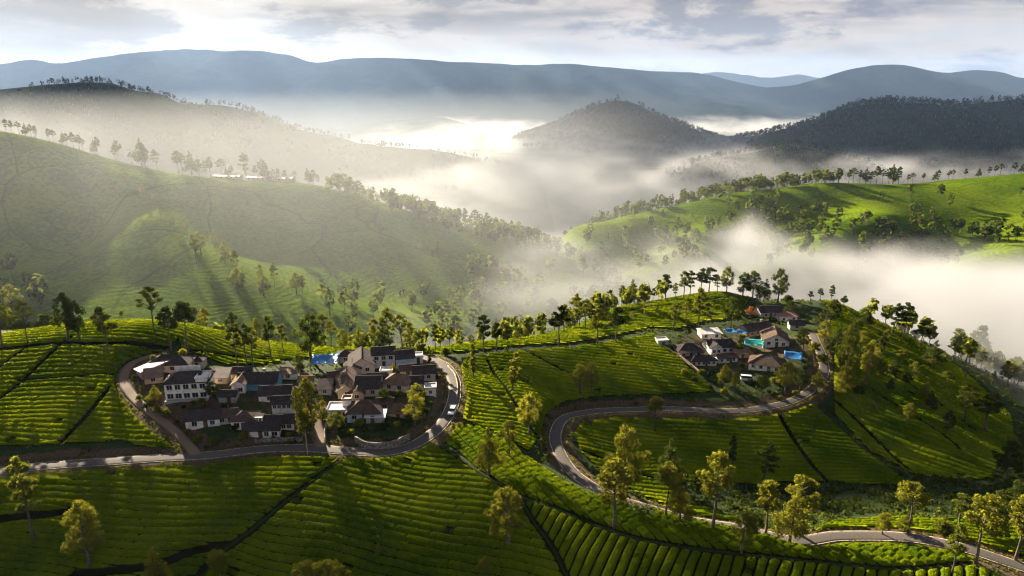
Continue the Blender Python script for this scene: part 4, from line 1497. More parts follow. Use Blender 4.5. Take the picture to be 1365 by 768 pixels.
    ('oak', 934, 398, 357, 'fourth tree of the crest row with a joined crown', G5, {'fol': 'd', 'Y': 290, 'width': 1.1}),
    ('oak', 945, 396, 356, 'fifth tree of the crest row, widest crown', G5, {'fol': 'd', 'Y': 291, 'width': 1.25}),
    ('tier', 956, 394, 366, 'thin sixth tree of the crest row', G5, {'Y': 293}),
    ('round', 968, 396, 354, 'big leafy tree near the right end of the crest row', G5, {'fol': 'n', 'Y': 291, 'width': .62}),
    ('round', 990, 396, 362, 'left tree of the dense dark grove over the village barns', G5, {'fol': 'd', 'Y': 288, 'width': .75}),
    ('round', 1003, 398, 360, 'right tree of the dense dark grove over the village barns', G5, {'fol': 'd', 'Y': 286, 'width': .75}),
    ('cone', 1018, 402, 372, 'pointed tree right of the dense dark grove', G5, {'fol': 'd', 'Y': 284, 'width': 1.1}),
    ('round', 1037, 404, 357, 'big open-topped tree at the summit above the barn', G5, {'fol': 'd', 'Y': 281, 'width': .62}),
    ('bush', 1050, 406, 392, 'low bush on the summit right of the big open-topped tree', G5, {'Y': 281, 'fol': 'd'}),
    ('oak', 930, 441, 384, 'tall thin-stemmed tree in the lit grass behind the flat roof', G5, {'fol': 'n', 'width': .9}),
    ('oak', 941, 441, 403, 'shorter thin-stemmed tree in the lit grass behind the flat roof', G5, {'fol': 'n'}),
    ('oak', 898, 440, 405, 'dim tree in the middle of the lit face above the village', G5, {'fol': 'n', 'width': 1.1}),
    ('tier', 915, 435, 402, 'feathery tree in the lit face between two thin stems', G5, {'fol': 'g'}),
    ('round', 974, 438, 395, 'big dark tree over the small blue tarpaulins', G5, {'fol': 'd', 'width': .7}),
    ('oak', 860, 446, 412, 'pale hazy tree on the lit face, left part', G5, {'fol': 'g', 'Y': 258}),
    ('tier', 876, 440, 408, 'second pale hazy tree on the lit face', G5, {'fol': 'g', 'Y': 262}),
    ('oak', 842, 450, 415, 'low hazy tree beside the dark oval crest tree', G5, {'fol': 'g', 'Y': 252}),
    # right slope
    ('oak', 1080, 409, 388, 'first small tree on the skyline right of the summit', G6, {'fol': 'd', 'width': 1.4, 'Y': 277}),
    ('oak', 1093, 410, 384, 'second small tree on the skyline right of the summit', G6, {'fol': 'd', 'width': 1.2, 'Y': 277}),
    ('tier', 1107, 410, 380, 'third skyline tree right of the summit, thin and tall', G6, {'fol': 'd', 'width': .9, 'Y': 275}),
    ('round', 1106, 434, 398, 'dark leafy clump tree below the skyline trio', G6, {'fol': 'd', 'width': .8}),
    ('oak', 1124, 418, 394, 'leaning-crowned tree on the upper right skyline', G6, {'fol': 'd', 'width': 1.4, 'Y': 268}),
    ('round', 1134, 424, 412, 'little tree on the skyline below the leaning-crowned tree', G6, {'fol': 'd', 'Y': 264}),
    ('cone', 1155, 436, 409, 'pointed skyline tree left of the tall pair on the right slope', G6, {'fol': 'd', 'width': 1.2}),
    ('tier', 1188, 452, 405, 'left tree of the tall dark pair on the right skyline', G6, {'fol': 'd', 'width': 1.2, 'Y': 249}),
    ('tier', 1204, 452, 404, 'right tree of the tall dark pair on the right skyline', G6, {'fol': 'd', 'width': 1.0, 'Y': 247}),
    ('oak', 1226, 462, 426, 'dark bushy-headed tree right of the tall pair', G6, {'fol': 'd', 'width': 1.4, 'Y': 243}),
    ('lollipop', 1210, 455, 430, 'faint misty tree behind the tall dark pair', G6, {'Y': 262}),
    ('round', 1128, 478, 430, 'upper leafy tree of the cluster on the slope beside the road', G6, {'fol': 'n', 'width': .62}),
    ('round', 1127, 500, 448, 'middle leafy tree of the cluster on the slope beside the road', G6, {'fol': 'n', 'width': .65}),
    ('cone', 1126, 527, 482, 'pale oval tree low on the slope beside the road', G6, {'fol': 'g', 'width': 1.15}),
    ('round', 1160, 494, 453, 'twin-lobed tree in the middle of the right slope', G6, {'fol': 'g', 'width': .7}),
    ('round', 1155, 506, 467, 'golden tree just below the twin-lobed tree', G6, {'fol': 'g', 'width': .65}),
    ('cone', 1190, 504, 478, 'small dark tree right of the golden slope tree', G6, {'fol': 'd', 'width': 1.2}),
    ('cone', 1185, 522, 502, 'small low tree on the lit rib of the right slope', G6, {'fol': 'd', 'width': 1.2}),
    ('cone', 1243, 487, 454, 'dense dark tree on the right skyline where it meets fog', G6, {'fol': 'd', 'width': 1.25}),
    ('oak', 1270, 482, 454, 'small dark tree half in fog beyond the dense skyline tree', G6, {'fol': 'd', 'width': 1.3, 'Y': 240}),
    ('oak', 1287, 482, 450, 'bushy fog-bound tree right of the small dark one', G6, {'fol': 'n', 'width': 1.3, 'Y': 246}),
    ('oak', 1272, 478, 437, 'ghostly tree in the fog above the right skyline', G6, {'Y': 268}),
    ('oak', 1299, 476, 433, 'faintest tall tree in the fog, right', G6, {'Y': 276}),
    ('oak', 1307, 496, 467, 'small ghostly tree in the fog below the faintest one', G6, {'Y': 252}),
    ('tier', 1286, 564, 511, 'ragged tall tree low on the right edge of the slope', G6, {'fol': 'n', 'width': 1.2}),
    ('oak', 1311, 578, 523, 'broad-headed dark tree low on the right edge of the slope', G6, {'fol': 'd', 'width': 1.4}),
    ('oak', 1335, 530, 492, 'misty tree at the right edge, first of three', G6, {'Y': 232}),
    ('oak', 1350, 528, 486, 'misty tree at the right edge, second of three', G6, {'Y': 236}),
    ('oak', 1322, 530, 495, 'dim small tree left of the misty trio at the right edge', G6, {'Y': 228}),
    ('round', 1352, 610, 565, 'dark leafy tree at the right edge above the hollow', G6, {'fol': 'd', 'width': .8}),
    ('round', 1340, 640, 585, 'dark spreading tree at the right edge beside the hollow', G6, {'fol': 'd', 'width': .7}),
    # left village
    ('round', 418, 588, 502, 'large leafy tree at the foot of the village lane', 'trees inside the left village', {'fol': 'g', 'width': .62}),
    ('oak', 409, 600, 553, 'small bright tree on the verge beside the lane mouth', 'trees inside the left village', {'fol': 'g', 'width': 1.1}),
    ('round', 400, 500, 472, 'dark upright tree left of the blue tarpaulin', 'trees inside the left village', {'fol': 'd', 'width': .8}),
    ('round', 555, 540, 511, 'upper bright round tree at the right side of the left village', 'trees inside the left village', {'fol': 'g', 'width': 1.0}),
    ('round', 553, 566, 527, 'lower bright round tree at the right side of the left village', 'trees inside the left village', {'fol': 'g', 'width': .95}),
    ('round', 449, 576, 549, 'round green tree in front of the flat white terrace', 'trees inside the left village', {'fol': 'n', 'width': 1.1}),
    ('round', 511, 541, 517, 'dark green round tree in the middle of the left village', 'trees inside the left village', {'fol': 'd', 'width': 1.0}),
    ('cone', 525, 500, 484, 'small leafy tree beside the upper white two-storey house', 'trees inside the left village', {'fol': 'g', 'width': 1.4}),
    ('cone', 206, 536, 514, 'bushy shrub at the left corner of the two-storey house', 'trees inside the left village', {'fol': 'g', 'width': 1.4}),
    ('cone', 282, 530, 502, 'leafy tree at the right corner of the two-storey house', 'trees inside the left village', {'fol': 'n', 'width': 1.2}),
    ('round', 270, 545, 531, 'low bright shrub tree in front of the two-storey house', 'trees inside the left village', {'fol': 'g', 'width': 1.3}),
]
for k_, x_, y_, t_, lab_, g_, op_ in TREES:
    tree(k_, x_, y_, t_, lab_, g_, **op_)

# small green bushes in the gardens, along lanes and banks
BUSHES = [(180, 505), (190, 520), (186, 534), (196, 545), (210, 550), (222, 556), (236, 566), (250, 578), (205, 480), (218, 478), (244, 474), (262, 498), (288, 505), (296, 510), (300, 545), (312, 576), (326, 585), (345, 590),
          (365, 588), (385, 584), (398, 566), (392, 530), (372, 508), (300, 496), (440, 505), (452, 500), (436, 520), (447, 512), (480, 570), (495, 574), (512, 573), (530, 570), (545, 560), (566, 552), (575, 540), (580, 526),
          (520, 530), (532, 528), (500, 508), (515, 508), (540, 503), (585, 505), (578, 497), (468, 580), (455, 572), (430, 560), (424, 548), (410, 540), (405, 525), (265, 590), (285, 594), (245, 545), (258, 540), (292, 560),
          (905, 460), (890, 458), (935, 500), (950, 498), (970, 495), (990, 490), (1000, 512), (1030, 510), (1055, 505), (1070, 500), (1078, 488), (1062, 478), (975, 460), (990, 452), (1005, 440), (1065, 445), (1075, 430),
          (1030, 428), (945, 520), (965, 526), (1000, 528), (1025, 524), (1040, 533), (1060, 527), (925, 510), (912, 500), (1090, 505), (1080, 470)]
for i_, (x_, y_) in enumerate(BUSHES):
    side = 'left' if x_ < 700 else 'right'
    plant('bush', foot(x_, y_), 1.1 + 1.5 * ((i_ * 37) % 17) / 17, f'low green garden bush among the houses and banks of the {side} village', f'garden bushes of the {side} village', 'far', 'dgn'[i_ % 3], 1.0)

# rows on the hazy hills: all of one row look alike
ROW = [(-6, 172), (8, 176), (16, 168), (26, 174), (34, 178), (42, 176), (48, 180), (66, 184), (72, 186), (84, 182), (90, 184), (98, 178), (106, 181), (112, 186), (126, 188), (131, 185), (154, 195), (158, 190), (176, 205), (189, 188),
       (194, 196), (210, 202), (238, 204), (244, 207), (256, 205), (266, 214), (275, 216), (281, 212), (296, 214), (303, 224), (309, 222), (329, 208), (341, 222), (350, 216), (354, 217), (365, 228), (371, 226), (380, 230), (393, 230),
       (412, 226), (418, 228), (424, 242), (437, 236), (442, 238), (452, 242), (465, 246), (484, 256), (498, 250), (518, 262), (524, 268), (540, 262), (555, 270), (560, 272), (570, 278), (579, 272), (601, 284), (612, 280), (620, 280),
       (634, 282), (642, 288), (650, 286), (660, 292)]
for i_, (x_, t_) in enumerate(ROW):
    p_ = crest_point(x_, left_hill, 420, 700, 3.0)
    h_ = max(10.0, 1.18 * height_to(p_, t_ + 1))
    plant(('oak', 'tier', 'oak', 'open', 'cone')[i_ % 5], p_, h_, 'hazy slender tree in the long row along the left ridge crest', 'trees in the row along the left ridge crest', 'far', 'd', 1.15)
ROW2 = [(1000, 248), (1012, 246), (1022, 250), (1035, 240), (1044, 243), (1056, 236), (1062, 240), (1070, 232), (1078, 237), (1086, 230), (1100, 236), (1106, 230), (1118, 232), (1131, 228), (1137, 226), (1146, 229), (1154, 226),
        (1160, 230), (1168, 224), (1176, 228), (1184, 226), (1190, 222), (1197, 225), (1210, 234), (1216, 232), (1230, 232), (1246, 230), (1250, 228), (1264, 232), (1270, 232), (1286, 231), (1304, 230), (1318, 226), (1326, 222),
        (1333, 220), (1351, 218), (1361, 222)]
for i_, (x_, t_) in enumerate(ROW2):
    p_ = crest_point(x_, right_hill, 560, 780, 3.0)
    h_ = max(10.0, 1.15 * height_to(p_, t_))
    plant(('oak', 'cone', 'tier', 'oak', 'open')[i_ % 5], p_, h_, 'small dark tree in the row along the right ridge crest', 'trees in the row along the right ridge crest', 'far', 'd', 1.2)
SLOPE = [(20, 425, 378), (8, 440, 385), (-4, 432, 372), (30, 440, 395), (268, 340, 308), (262, 352, 312), (300, 352, 318), (315, 368, 332), (318, 392, 356), (348, 380, 352), (352, 395, 358), (366, 384, 350), (395, 392, 362), (404, 398, 366), (286, 330, 305),
         (250, 318, 300), (232, 300, 285), (205, 272, 258), (190, 260, 244), (170, 246, 228), (160, 262, 246), (215, 292, 276), (584, 344, 322), (578, 350, 330), (600, 352, 340), (632, 362, 342), (640, 358, 340), (624, 366, 350),
         (508, 312, 302), (428, 280, 268), (560, 335, 325), (240, 330, 312)]
SV, SF, ST, TV, TF = [], [], [], [], []
for i_, (x_, b_, t_) in enumerate(SLOPE):      # past the count of single trees: one object
    p_ = foot(x_, b_, left_hill, y0=345)
    k_ = ('round', 'oak', 'cone', 'tier')[i_ % 4]
    s_ = min(22, max(8.0, height_to(p_, t_))) / 12.0
    V_, F_, t__, tv_, tf_ = PROTO[k_, 'far', i_ % KINDS[k_]][2:]
    ca, sa = math.cos(i_ * 2.4), math.sin(i_ * 2.4)
    R_ = np.array(((ca, sa, 0), (-sa, ca, 0), (0, 0, 1)))
    SF.append(F_ + sum(len(v) for v in SV))
    SV.append(V_ @ R_ * s_ + p_)
    ST.append(t__)
    TF.append(tf_ + sum(len(v) for v in TV))
    TV.append(tv_ @ R_ * s_ + p_)
o = mesh_np('misty_trees', np.vstack(SV), np.vstack(SF), M_LEAF, smooth=False, attrs={'tint': np.concatenate(ST)})
tag(o, 'pale trees in haze scattered over the face of the left tea hill', 'trees', kind='stuff')
o = mesh_np('trunks', np.vstack(TV), np.vstack(TF), M_BARK, parent=o)
o['kind'] = 'stuff'
MORE = [(700, 468, 436, 232), (712, 466, 441, 236), (723, 466, 437, 240), (732, 462, 443, 240), (772, 446, 402, 255), (788, 446, 406, 254), (803, 440, 398, 264), (818, 436, 394, 272), (836, 428, 390, 282), (853, 420, 388, 288), (760, 452, 410, 250), (870, 415, 384, 291)]
for i_, (x_, b_, t_, y_) in enumerate(MORE):
    tree(('oak', 'tier', 'cone', 'oak')[i_ % 4], x_, b_, t_, 'hazy slender tree of the loose grove fading into fog left of the hill crest', 'trees of the hazy saddle grove', Y=y_, fol='gnd'[i_ % 3], width=1.1)
MORE = [(1090, 442, 418), (1098, 458, 427), (1115, 464, 433), (1142, 448, 425), (1146, 472, 440), (1170, 477, 450), (1173, 502, 472), (1200, 492, 466), (1206, 522, 496), (1217, 508, 482), (1231, 532, 506), (1141, 542, 513), (1166, 547, 523), (1211, 562, 536), (1241, 547, 521),
        (1261, 522, 494), (1112, 424, 400), (1262, 577, 549), (1150, 522, 497), (1236, 502, 477), (1105, 480, 455), (1180, 460, 438)]
for i_, (x_, b_, t_) in enumerate(MORE):
    tree(('oak', 'round', 'cone', 'lollipop')[i_ % 4], x_, b_, t_, 'leafy tree scattered on the open tea of the right slope', 'trees scattered on the right slope', fol='ngd'[i_ % 3], width=(1.2, .75, 1.1, 1.0)[i_ % 4])
# ------------------------------------------------------------------ houses
def wall_mat(name, a, b):
    m = Mat(name)
    n = m.noise(0.9, 5, 0.65)
    n2 = m.noise(6, 3, 0.6)
    return m.done(m.principled(m.mix(m.map(n, 0.42, 0.72), a, b), 0.9, normal=m.bump(n2, 0.25, 0.02), spec=0.15))


def roof_mat(name, a, b, ribs=4.0, metal=False):
    m = Mat(name)
    n = m.noise(0.6, 6, 0.7)
    n2 = m.noise(4.0, 4, 0.7)
    wv = m.N.new('ShaderNodeTexWave')
    wv.bands_direction = 'X'
    wv.inputs['Scale'].default_value = ribs
    wv.inputs['Distortion'].default_value = 0.6
    m.L.new(m.coord(), wv.inputs['Vector'])
    f = m.math('ADD', m.math('MULTIPLY', n, 0.6), m.math('MULTIPLY', n2, 0.4))
    h = m.math('ADD', wv.outputs['Fac'], n2)
    return m.done(m.principled(m.mix(m.map(f, 0.36, 0.66), a, b), 0.6 if metal else 0.9, normal=m.bump(h, 0.6, 0.08), spec=0.3 if metal else 0.12))


def flat_mat(name, c, rough=0.6, spec=0.3, c2=None):
    m = Mat(name)
    n = m.noise(1.5, 3, 0.6)
    return m.done(m.principled(m.mix(m.map(n, 0.35, 0.65), c, c2 or tuple(x * 0.82 for x in c)), rough, spec=spec))


WALLS = {'white': wall_mat('lime_washed_wall', (0.74, 0.70, 0.65), (0.44, 0.39, 0.33)), 'cream': wall_mat('cream_wall', (0.62, 0.52, 0.44), (0.40, 0.32, 0.26)), 'grey': wall_mat('grey_render', (0.36, 0.34, 0.32), (0.20, 0.18, 0.16)),
         'blue': wall_mat('pale_blue_wall', (0.42, 0.52, 0.60), (0.26, 0.34, 0.40)), 'teal': wall_mat('blue_painted_wall', (0.10, 0.26, 0.36), (0.07, 0.17, 0.24)), 'pink': wall_mat('pinkish_wall', (0.60, 0.42, 0.37), (0.40, 0.27, 0.23)), 'tan': wall_mat('tan_wall', (0.42, 0.31, 0.21), (0.26, 0.18, 0.12))}
ROOFS = {'dark': roof_mat('blackened_tiles', (0.030, 0.025, 0.024), (0.075, 0.060, 0.055)), 'brown': roof_mat('brown_tiles', (0.055, 0.036, 0.028), (0.135, 0.090, 0.066)), 'tan': roof_mat('sunlit_weathered_tan_tiles', (0.12, 0.080, 0.052), (0.24, 0.165, 0.11)),  # tan: sunlight on some roofs put into the tile colour
         'rust': roof_mat('rusted_sheet', (0.11, 0.060, 0.045), (0.24, 0.15, 0.12), 3.0, True), 'pale': roof_mat('pale_sheet_metal', (0.50, 0.50, 0.50), (0.30, 0.29, 0.28), 3.0, True), 'red': roof_mat('faded_red_sheet', (0.26, 0.11, 0.10), (0.15, 0.075, 0.070), 3.0, True),
         'white': roof_mat('white_concrete_roof', (0.70, 0.68, 0.65), (0.45, 0.43, 0.40), 1.0), 'thatch': roof_mat('brown_thatch', (0.11, 0.070, 0.045), (0.19, 0.125, 0.08), 7.0)}
M_FRAME = flat_mat('window_frame_paint', (0.50, 0.47, 0.42))
M_PANE = flat_mat('dark_window_glass', (0.018, 0.022, 0.028), 0.12, 0.6)
M_DOOR = flat_mat('wooden_door', (0.09, 0.050, 0.030))
M_CONC = flat_mat('bare_concrete', (0.32, 0.30, 0.27), 0.9, 0.1)
M_POST = flat_mat('old_timber', (0.10, 0.075, 0.055), 0.9, 0.1)


class MB:
    def __init__(self):
        self.v, self.f = [], []

    def poly(self, *pts):
        k = len(self.v)
        self.v += [tuple(p) for p in pts]
        self.f.append(tuple(range(k, k + len(pts))))

    def box(self, x0, x1, y0, y1, z0, z1):
        k = len(self.v)
        self.v += [(x0, y0, z0), (x1, y0, z0), (x1, y1, z0), (x0, y1, z0), (x0, y0, z1), (x1, y0, z1), (x1, y1, z1), (x0, y1, z1)]
        self.f += [tuple(k + i for i in q) for q in ((0, 3, 2, 1), (4, 5, 6, 7), (0, 1, 5, 4), (1, 2, 6, 5), (2, 3, 7, 6), (3, 0, 4, 7))]

    def slab(self, q, t):
        """a quad q thickened by t downwards"""
        k = len(self.v)
        n = len(q)
        self.v += [tuple(p) for p in q] + [(p[0], p[1], p[2] - t) for p in q]
        self.f.append(tuple(range(k, k + n)))
        self.f.append(tuple(range(k + 2 * n - 1, k + n - 1, -1)))
        for i in range(n):
            j = (i + 1) % n
            self.f.append((k + i, k + n + i, k + n + j, k + j))

    def mesh(self, name, mat):
        me = bpy.data.meshes.new(name)
        me.from_pydata(self.v, [], self.f)
        me.materials.append(mat)
        me.update()
        return me

    def build(self, name, mat, parent=None, loc=None, rz=0.0):
        o = bpy.data.objects.new(name, self.mesh(name, mat))
        C.objects.link(o)
        if parent is not None:
            o.parent = parent
        if loc is not None:
            o.location = loc
            o.rotation_euler = (0, 0, rz)
        return o


WIN = {}


def window(parent, x, y, z, rz, w=1.0, h=1.1, dark=False):
    key = (round(w, 2), round(h, 2))
    if key not in WIN:
        a = MB()
        for q in ((-w / 2, w / 2, -.06, .04, -.08, 0), (-w / 2, w / 2, -.06, .04, h, h + .08), (-w / 2 - .08, -w / 2, -.06, .04, -.08, h + .08), (w / 2, w / 2 + .08, -.06, .04, -.08, h + .08), (-.03, .03, -.05, .02, 0, h), (-w / 2 - .12, w / 2 + .12, -.14, .04, -.14, -.08)):
            a.box(*q)
        b = MB()
        b.box(-w / 2, w / 2, -.02, .05, 0, h)
        WIN[key] = (a.mesh('window', M_FRAME), b.mesh('pane', M_PANE))
    f = bpy.data.objects.new('window', WIN[key][0])
    p = bpy.data.objects.new('pane', WIN[key][1])
    C.objects.link(f)
    C.objects.link(p)
    f.parent, p.parent = parent, f
    f.location, f.rotation_euler = (x, y, z), (0, 0, rz)


def block(root, x0, x1, y0, y1, h, roof, rmat, wmat, pitch=0.5, over=0.45, base=-2.6, pre=''):
    """walls and roof of one block of a house, as parts of root"""
    wb = MB()
    a, b = x1 - x0, y1 - y0
    wb.box(x0, x1, y0, y1, base, h)
    r = MB()
    t = 0.14
    X0, X1, Y0, Y1 = x0 - over, x1 + over, y0 - over, y1 + over
    e = h - over * pitch + 0.06
    if roof == 'gable':          # ridge along x
        ym, zr = (y0 + y1) / 2, h + b / 2 * pitch + 0.06
        r.slab([(X0, Y0, e), (X1, Y0, e), (X1, ym, zr), (X0, ym, zr)], t)
        r.slab([(X0, ym, zr + .012), (X1, ym, zr + .012), (X1, Y1, e), (X0, Y1, e)], t)
        r.box(X0 - .02, X1 + .02, ym - .13, ym + .13, zr - .06, zr + .10)
        for x in (x0 + .002, x1 - .002):
            wb.poly((x, y0, h), (x, y1, h), (x, ym, zr - .16))
    elif roof == 'gable_front':  # ridge along y
        xm, zr = (x0 + x1) / 2, h + a / 2 * pitch + 0.06
        r.slab([(X0, Y0, e), (xm, Y0, zr), (xm, Y1, zr), (X0, Y1, e)], t)
        r.slab([(xm, Y0, zr + .012), (X1, Y0, e), (X1, Y1, e), (xm, Y1, zr + .012)], t)
        r.box(xm - .13, xm + .13, Y0 - .02, Y1 + .02, zr - .06, zr + .10)
        for y in (y0 + .002, y1 - .002):
            wb.poly((x0, y, h), (x1, y, h), (xm, y, zr - .16))
    elif roof == 'hip':
        ym = (y0 + y1) / 2
        run = min(a, b) / 2 + over
        zr = e + run * pitch
        if a >= b:
            p, q = (X0 + run, ym, zr), (X1 - run, ym, zr)
        else:
            xm = (x0 + x1) / 2
            p, q = (xm, Y0 + run, zr), (xm, Y1 - run, zr)
        A, B, D, E = (X0, Y0, e), (X1, Y0, e), (X1, Y1, e), (X0, Y1, e)
        if a >= b:
            r.poly(A, B, q, p); r.poly(B, D, q); r.poly(D, E, p, q); r.poly(E, A, p)
        else:
            r.poly(A, B, p); r.poly(B, D, q, p); r.poly(D, E, q); r.poly(E, A, p, q)
        lo = [(v[0], v[1], v[2] - t) for v in (A, B, D, E)]
        for i in range(4):
            j = (i + 1) % 4
            r.poly(lo[i], lo[j], (A, B, D, E)[j], (A, B, D, E)[i])
        r.poly(*lo[::-1])
        for s_, e_ in ((p, q), (A, p), (E, p), (B, q), (D, q)):
            s_, e_ = Vector(s_), Vector(e_)
            d = (e_ - s_).normalized()
            sd_ = d.cross(Vector((0, 0, 1))).normalized() * .11
            u = Vector((0, 0, .09))
            r.poly(s_ - sd_, e_ - sd_, e_ + u); r.poly(s_ - sd_, e_ + u, s_ + u); r.poly(s_ + sd_, s_ + u, e_ + u); r.poly(s_ + sd_, e_ + u, e_ + sd_)
    elif roof == 'shed':         # falls to the front
        r.slab([(X0, Y0, h - .05), (X1, Y0, h - .05), (X1, Y1, h + b * pitch), (X0, Y1, h + b * pitch)], t)
        wb.poly((x0 + .002, y0, h), (x0 + .002, y1, h), (x0 + .002, y1, h + b * pitch - .2))
        wb.poly((x1 - .002, y0, h), (x1 - .002, y1, h), (x1 - .002, y1, h + b * pitch - .2))
        wb.poly((x0, y1 - .002, h), (x1, y1 - .002, h), (x1, y1 - .002, h + b * pitch - .2), (x0, y1 - .002, h + b * pitch - .2))
    else:                        # flat slab with a low parapet
        r.box(x0 - .15, x1 + .15, y0 - .15, y1 + .15, h, h + .16)
        for q in ((x0 - .15, x1 + .15, y0 - .15, y0 + .03), (x0 - .15, x1 + .15, y1 - .03, y1 + .15), (x0 - .15, x0 + .03, y0 + .03, y1 - .03), (x1 - .03, x1 + .15, y0 + .03, y1 - .03)):
            r.box(*q, h + .16, h + .46)
    wb.build('wall', WALLS[wmat], root)
    return r.build('roof', ROOFS[rmat], root)


def house(px, py, w, d, h, yaw, roof, rmat, wmat, label, wins=(), doors=(), side=0, pitch=0.5, extra=None, group='houses of the left village', grid=None, name='house', chimney=None, y0=75.0):
    """a house whose front wall stands at photo pixel (px, py); wins: (x, z, w, h) on the front wall"""
    g = grid or near
    p = foot(px, py, g, y0=y0)
    h *= 0.86
    ry = math.radians(yaw)
    root = empty(name, (p[0], p[1], p[2] - 0.05), ry)
    tag(root, label, 'house' if name in ('house', 'cottage') else 'building', group)
    rf = block(root, -w / 2, w / 2, 0, d, h, roof, rmat, wmat, pitch)
    for q in wins:
        x, z, ww, wh = (*q, 1.0, 1.1)[:4] if len(q) == 2 else q
        window(root, x, -0.002, z * .84, 0, ww, wh * .92)
    for s in (-1, 1):
        for k in range(side):
            window(root, s * (w / 2 + .002), d * (k + 1) / (side + 1), 1.0 if h < 4 else 3.9, s * PI / 2, .9, 1.0)
    for x in doors:
        dm = MB()
        dm.box(x - .5, x + .5, -.05, .04, -0.3, 2.0)
        o = dm.build('door', M_DOOR, root)
        k = MB()
        k.box(x + .34, x + .42, -.10, -.05, .95, 1.05)
        k.build('handle', M_CONC, o)
    if chimney:
        cx, cy = chimney
        k = MB()
        zc = h + d * pitch * .5
        k.box(cx - .3, cx + .3, cy - .3, cy + .3, zc - 1.2, zc + 0.9)
        k.box(cx - .38, cx + .38, cy - .38, cy + .38, zc + .9, zc + 1.02)
        k.build('chimney', WALLS['grey'], rf)
    if extra:
        extra(root)
    return root


def row_w(n, w, z, ww=1.0, wh=1.1):
    return [((i + .5) / n * w - w / 2, z, ww, wh) for i in range(n)]


def two_storey_extra(r):
    block(r, 2.6, 5.35, -0.25, 4.0, 5.5, 'flat', 'white', 'white', base=4.3)
    s = MB()
    s.box(-5.25, 2.5, -.12, -.004, 2.3, 2.45)
    s.build('string_course', WALLS['white'], r)
    c = MB()
    c.box(-3.8, 2.4, 5.2, 5.5, 5.2, 7.0)
    c.build('parapet', WALLS['white'], r)
    v = MB()
    v.box(-5.3, 5.3, -1.2, -0.01, -.6, .12)
    v.build('plinth', M_CONC, r)


def wing(x0, x1, y0, y1, h, rm, wm, roof='gable_front', wins=(), pitch=.6):
    def f(r):
        block(r, x0, x1, y0, y1, h, roof, rm, wm, pitch)
        for x, z in wins:
            window(r, x, y0 - .002, z, 0, .9, 1.0)
    return f


def dormer(x, y, z):
    def f(r):
        block(r, x - .9, x + .9, y, y + 2.2, z, 'shed', 'dark', 'white', .05, .12, base=z - 1.3)
        window(r, x - .4, y - .002, z - 1.05, 0, .5, .75)
        window(r, x + .4, y - .002, z - 1.05, 0, .5, .75)
    return f


def veranda(w, d, h, rm='brown'):
    def f(r):
        b = MB()
        b.slab([(-w / 2, -d, h - .35), (w / 2, -d, h - .35), (w / 2, -.02, h + .1), (-w / 2, -.02, h + .1)], .1)
        b.build('veranda_roof', ROOFS[rm], r)
        for i in range(4):
            x = -w / 2 + .2 + (w - .4) * i / 3
            k = MB()
            k.box(x - .08, x + .08, -d + .1, -d + .26, -1.5, h - .40)
            k.build('post', WALLS['white'], r)
    return f


house(224, 497, 11.0, 6.0, 2.9, 4, 'hip', 'dark', 'pink', 'long dark hip-roofed house behind the two-storey house', row_w(4, 10, .9), side=1)
house(186, 503, 3.2, 7.5, 2.3, -38, 'shed', 'rust', 'grey', 'narrow rusty lean-to at the bend of the earth track', pitch=.12, name='shed')
house(250, 532, 10.4, 6.4, 5.5, 8, 'hip', 'dark', 'white', 'large white two-storey house with a dark roof and flat white corner block',
      row_w(5, 10.0, 3.4, 1.25, 1.3) + row_w(5, 10.0, .5, 1.4, 1.35), side=2, extra=two_storey_extra)
house(262, 491, 3.6, 3.4, 2.7, 4, 'hip', 'dark', 'grey', 'tiny dark-roofed outbuilding right of the long hip-roofed house', [(0, .9)], name='outhouse')
house(343, 522, 10.0, 6.4, 2.9, 6, 'gable', 'dark', 'teal', 'dark-roofed house with blue front wall and a gabled white wing', [(0.8, .8, 1.2, 1.2), (3.4, .8, 1.2, 1.2)], extra=wing(-5.9, -2.6, -1.6, 4.0, 3.0, 'tan', 'white', wins=[(-4.7, .9), (-3.7, .9)]), chimney=(1.5, 3.2))
house(384, 506, 4.4, 3.0, 2.2, 8, 'shed', 'tan', 'white', 'small tan-roofed white shed behind the chimneyed blue-fronted house', [(0, .7)], pitch=.2, name='shed')
house(303, 537, 4.2, 3.4, 2.3, 4, 'gable', 'dark', 'grey', 'little dark shed under the gabled white wing', [], [0.5], name='shed')
house(366, 537, 7.8, 5.2, 2.7, 5, 'gable', 'dark', 'white', 'white-walled house with a long dark roof left of the big lane tree', [(-1.2, .9), (1.6, .9)], side=1)
house(271, 570, 7.8, 5.2, 2.7, 12, 'gable', 'dark', 'white', 'leftmost house of the front row with a white gable end', [(-1.9, .8, 1.1, 1.2), (2.2, .8)], [0.6], side=1)
house(302, 566, 4.4, 4.4, 2.5, 8, 'gable', 'brown', 'grey', 'grey cottage squeezed between two front row houses', [(-.9, .8), (1.0, .8)], name='cottage')
house(325, 574, 5.6, 5.0, 3.1, 6, 'hip', 'brown', 'white', 'brown hip-roofed white house in the middle of the front row', [(-1.5, 1.0, 1.2, 1.2), (1.2, 1.0, 1.2, 1.2)], [0.0])
house(350, 584, 8.0, 7.5, 2.6, 4, 'gable', 'dark', 'white', 'low white front house with a very deep dark roof and dormer', [(1.0, .7), (2.9, .7, 1.3, 1.1)], [-.4], extra=dormer(-1.2, 2.2, 4.3))
house(380, 556, 6.0, 4.2, 4.4, 4, 'gable', 'dark', 'white', 'raised house with a band of windows above the deep dark roof', row_w(5, 5.8, 3.0, .8, .8), name='house')
house(386, 574, 5.2, 4.4, 2.5, 4, 'gable', 'dark', 'cream', 'cream end house of the front row beside the lane tree', [(-1.4, .7), (0, .7)], [1.7])
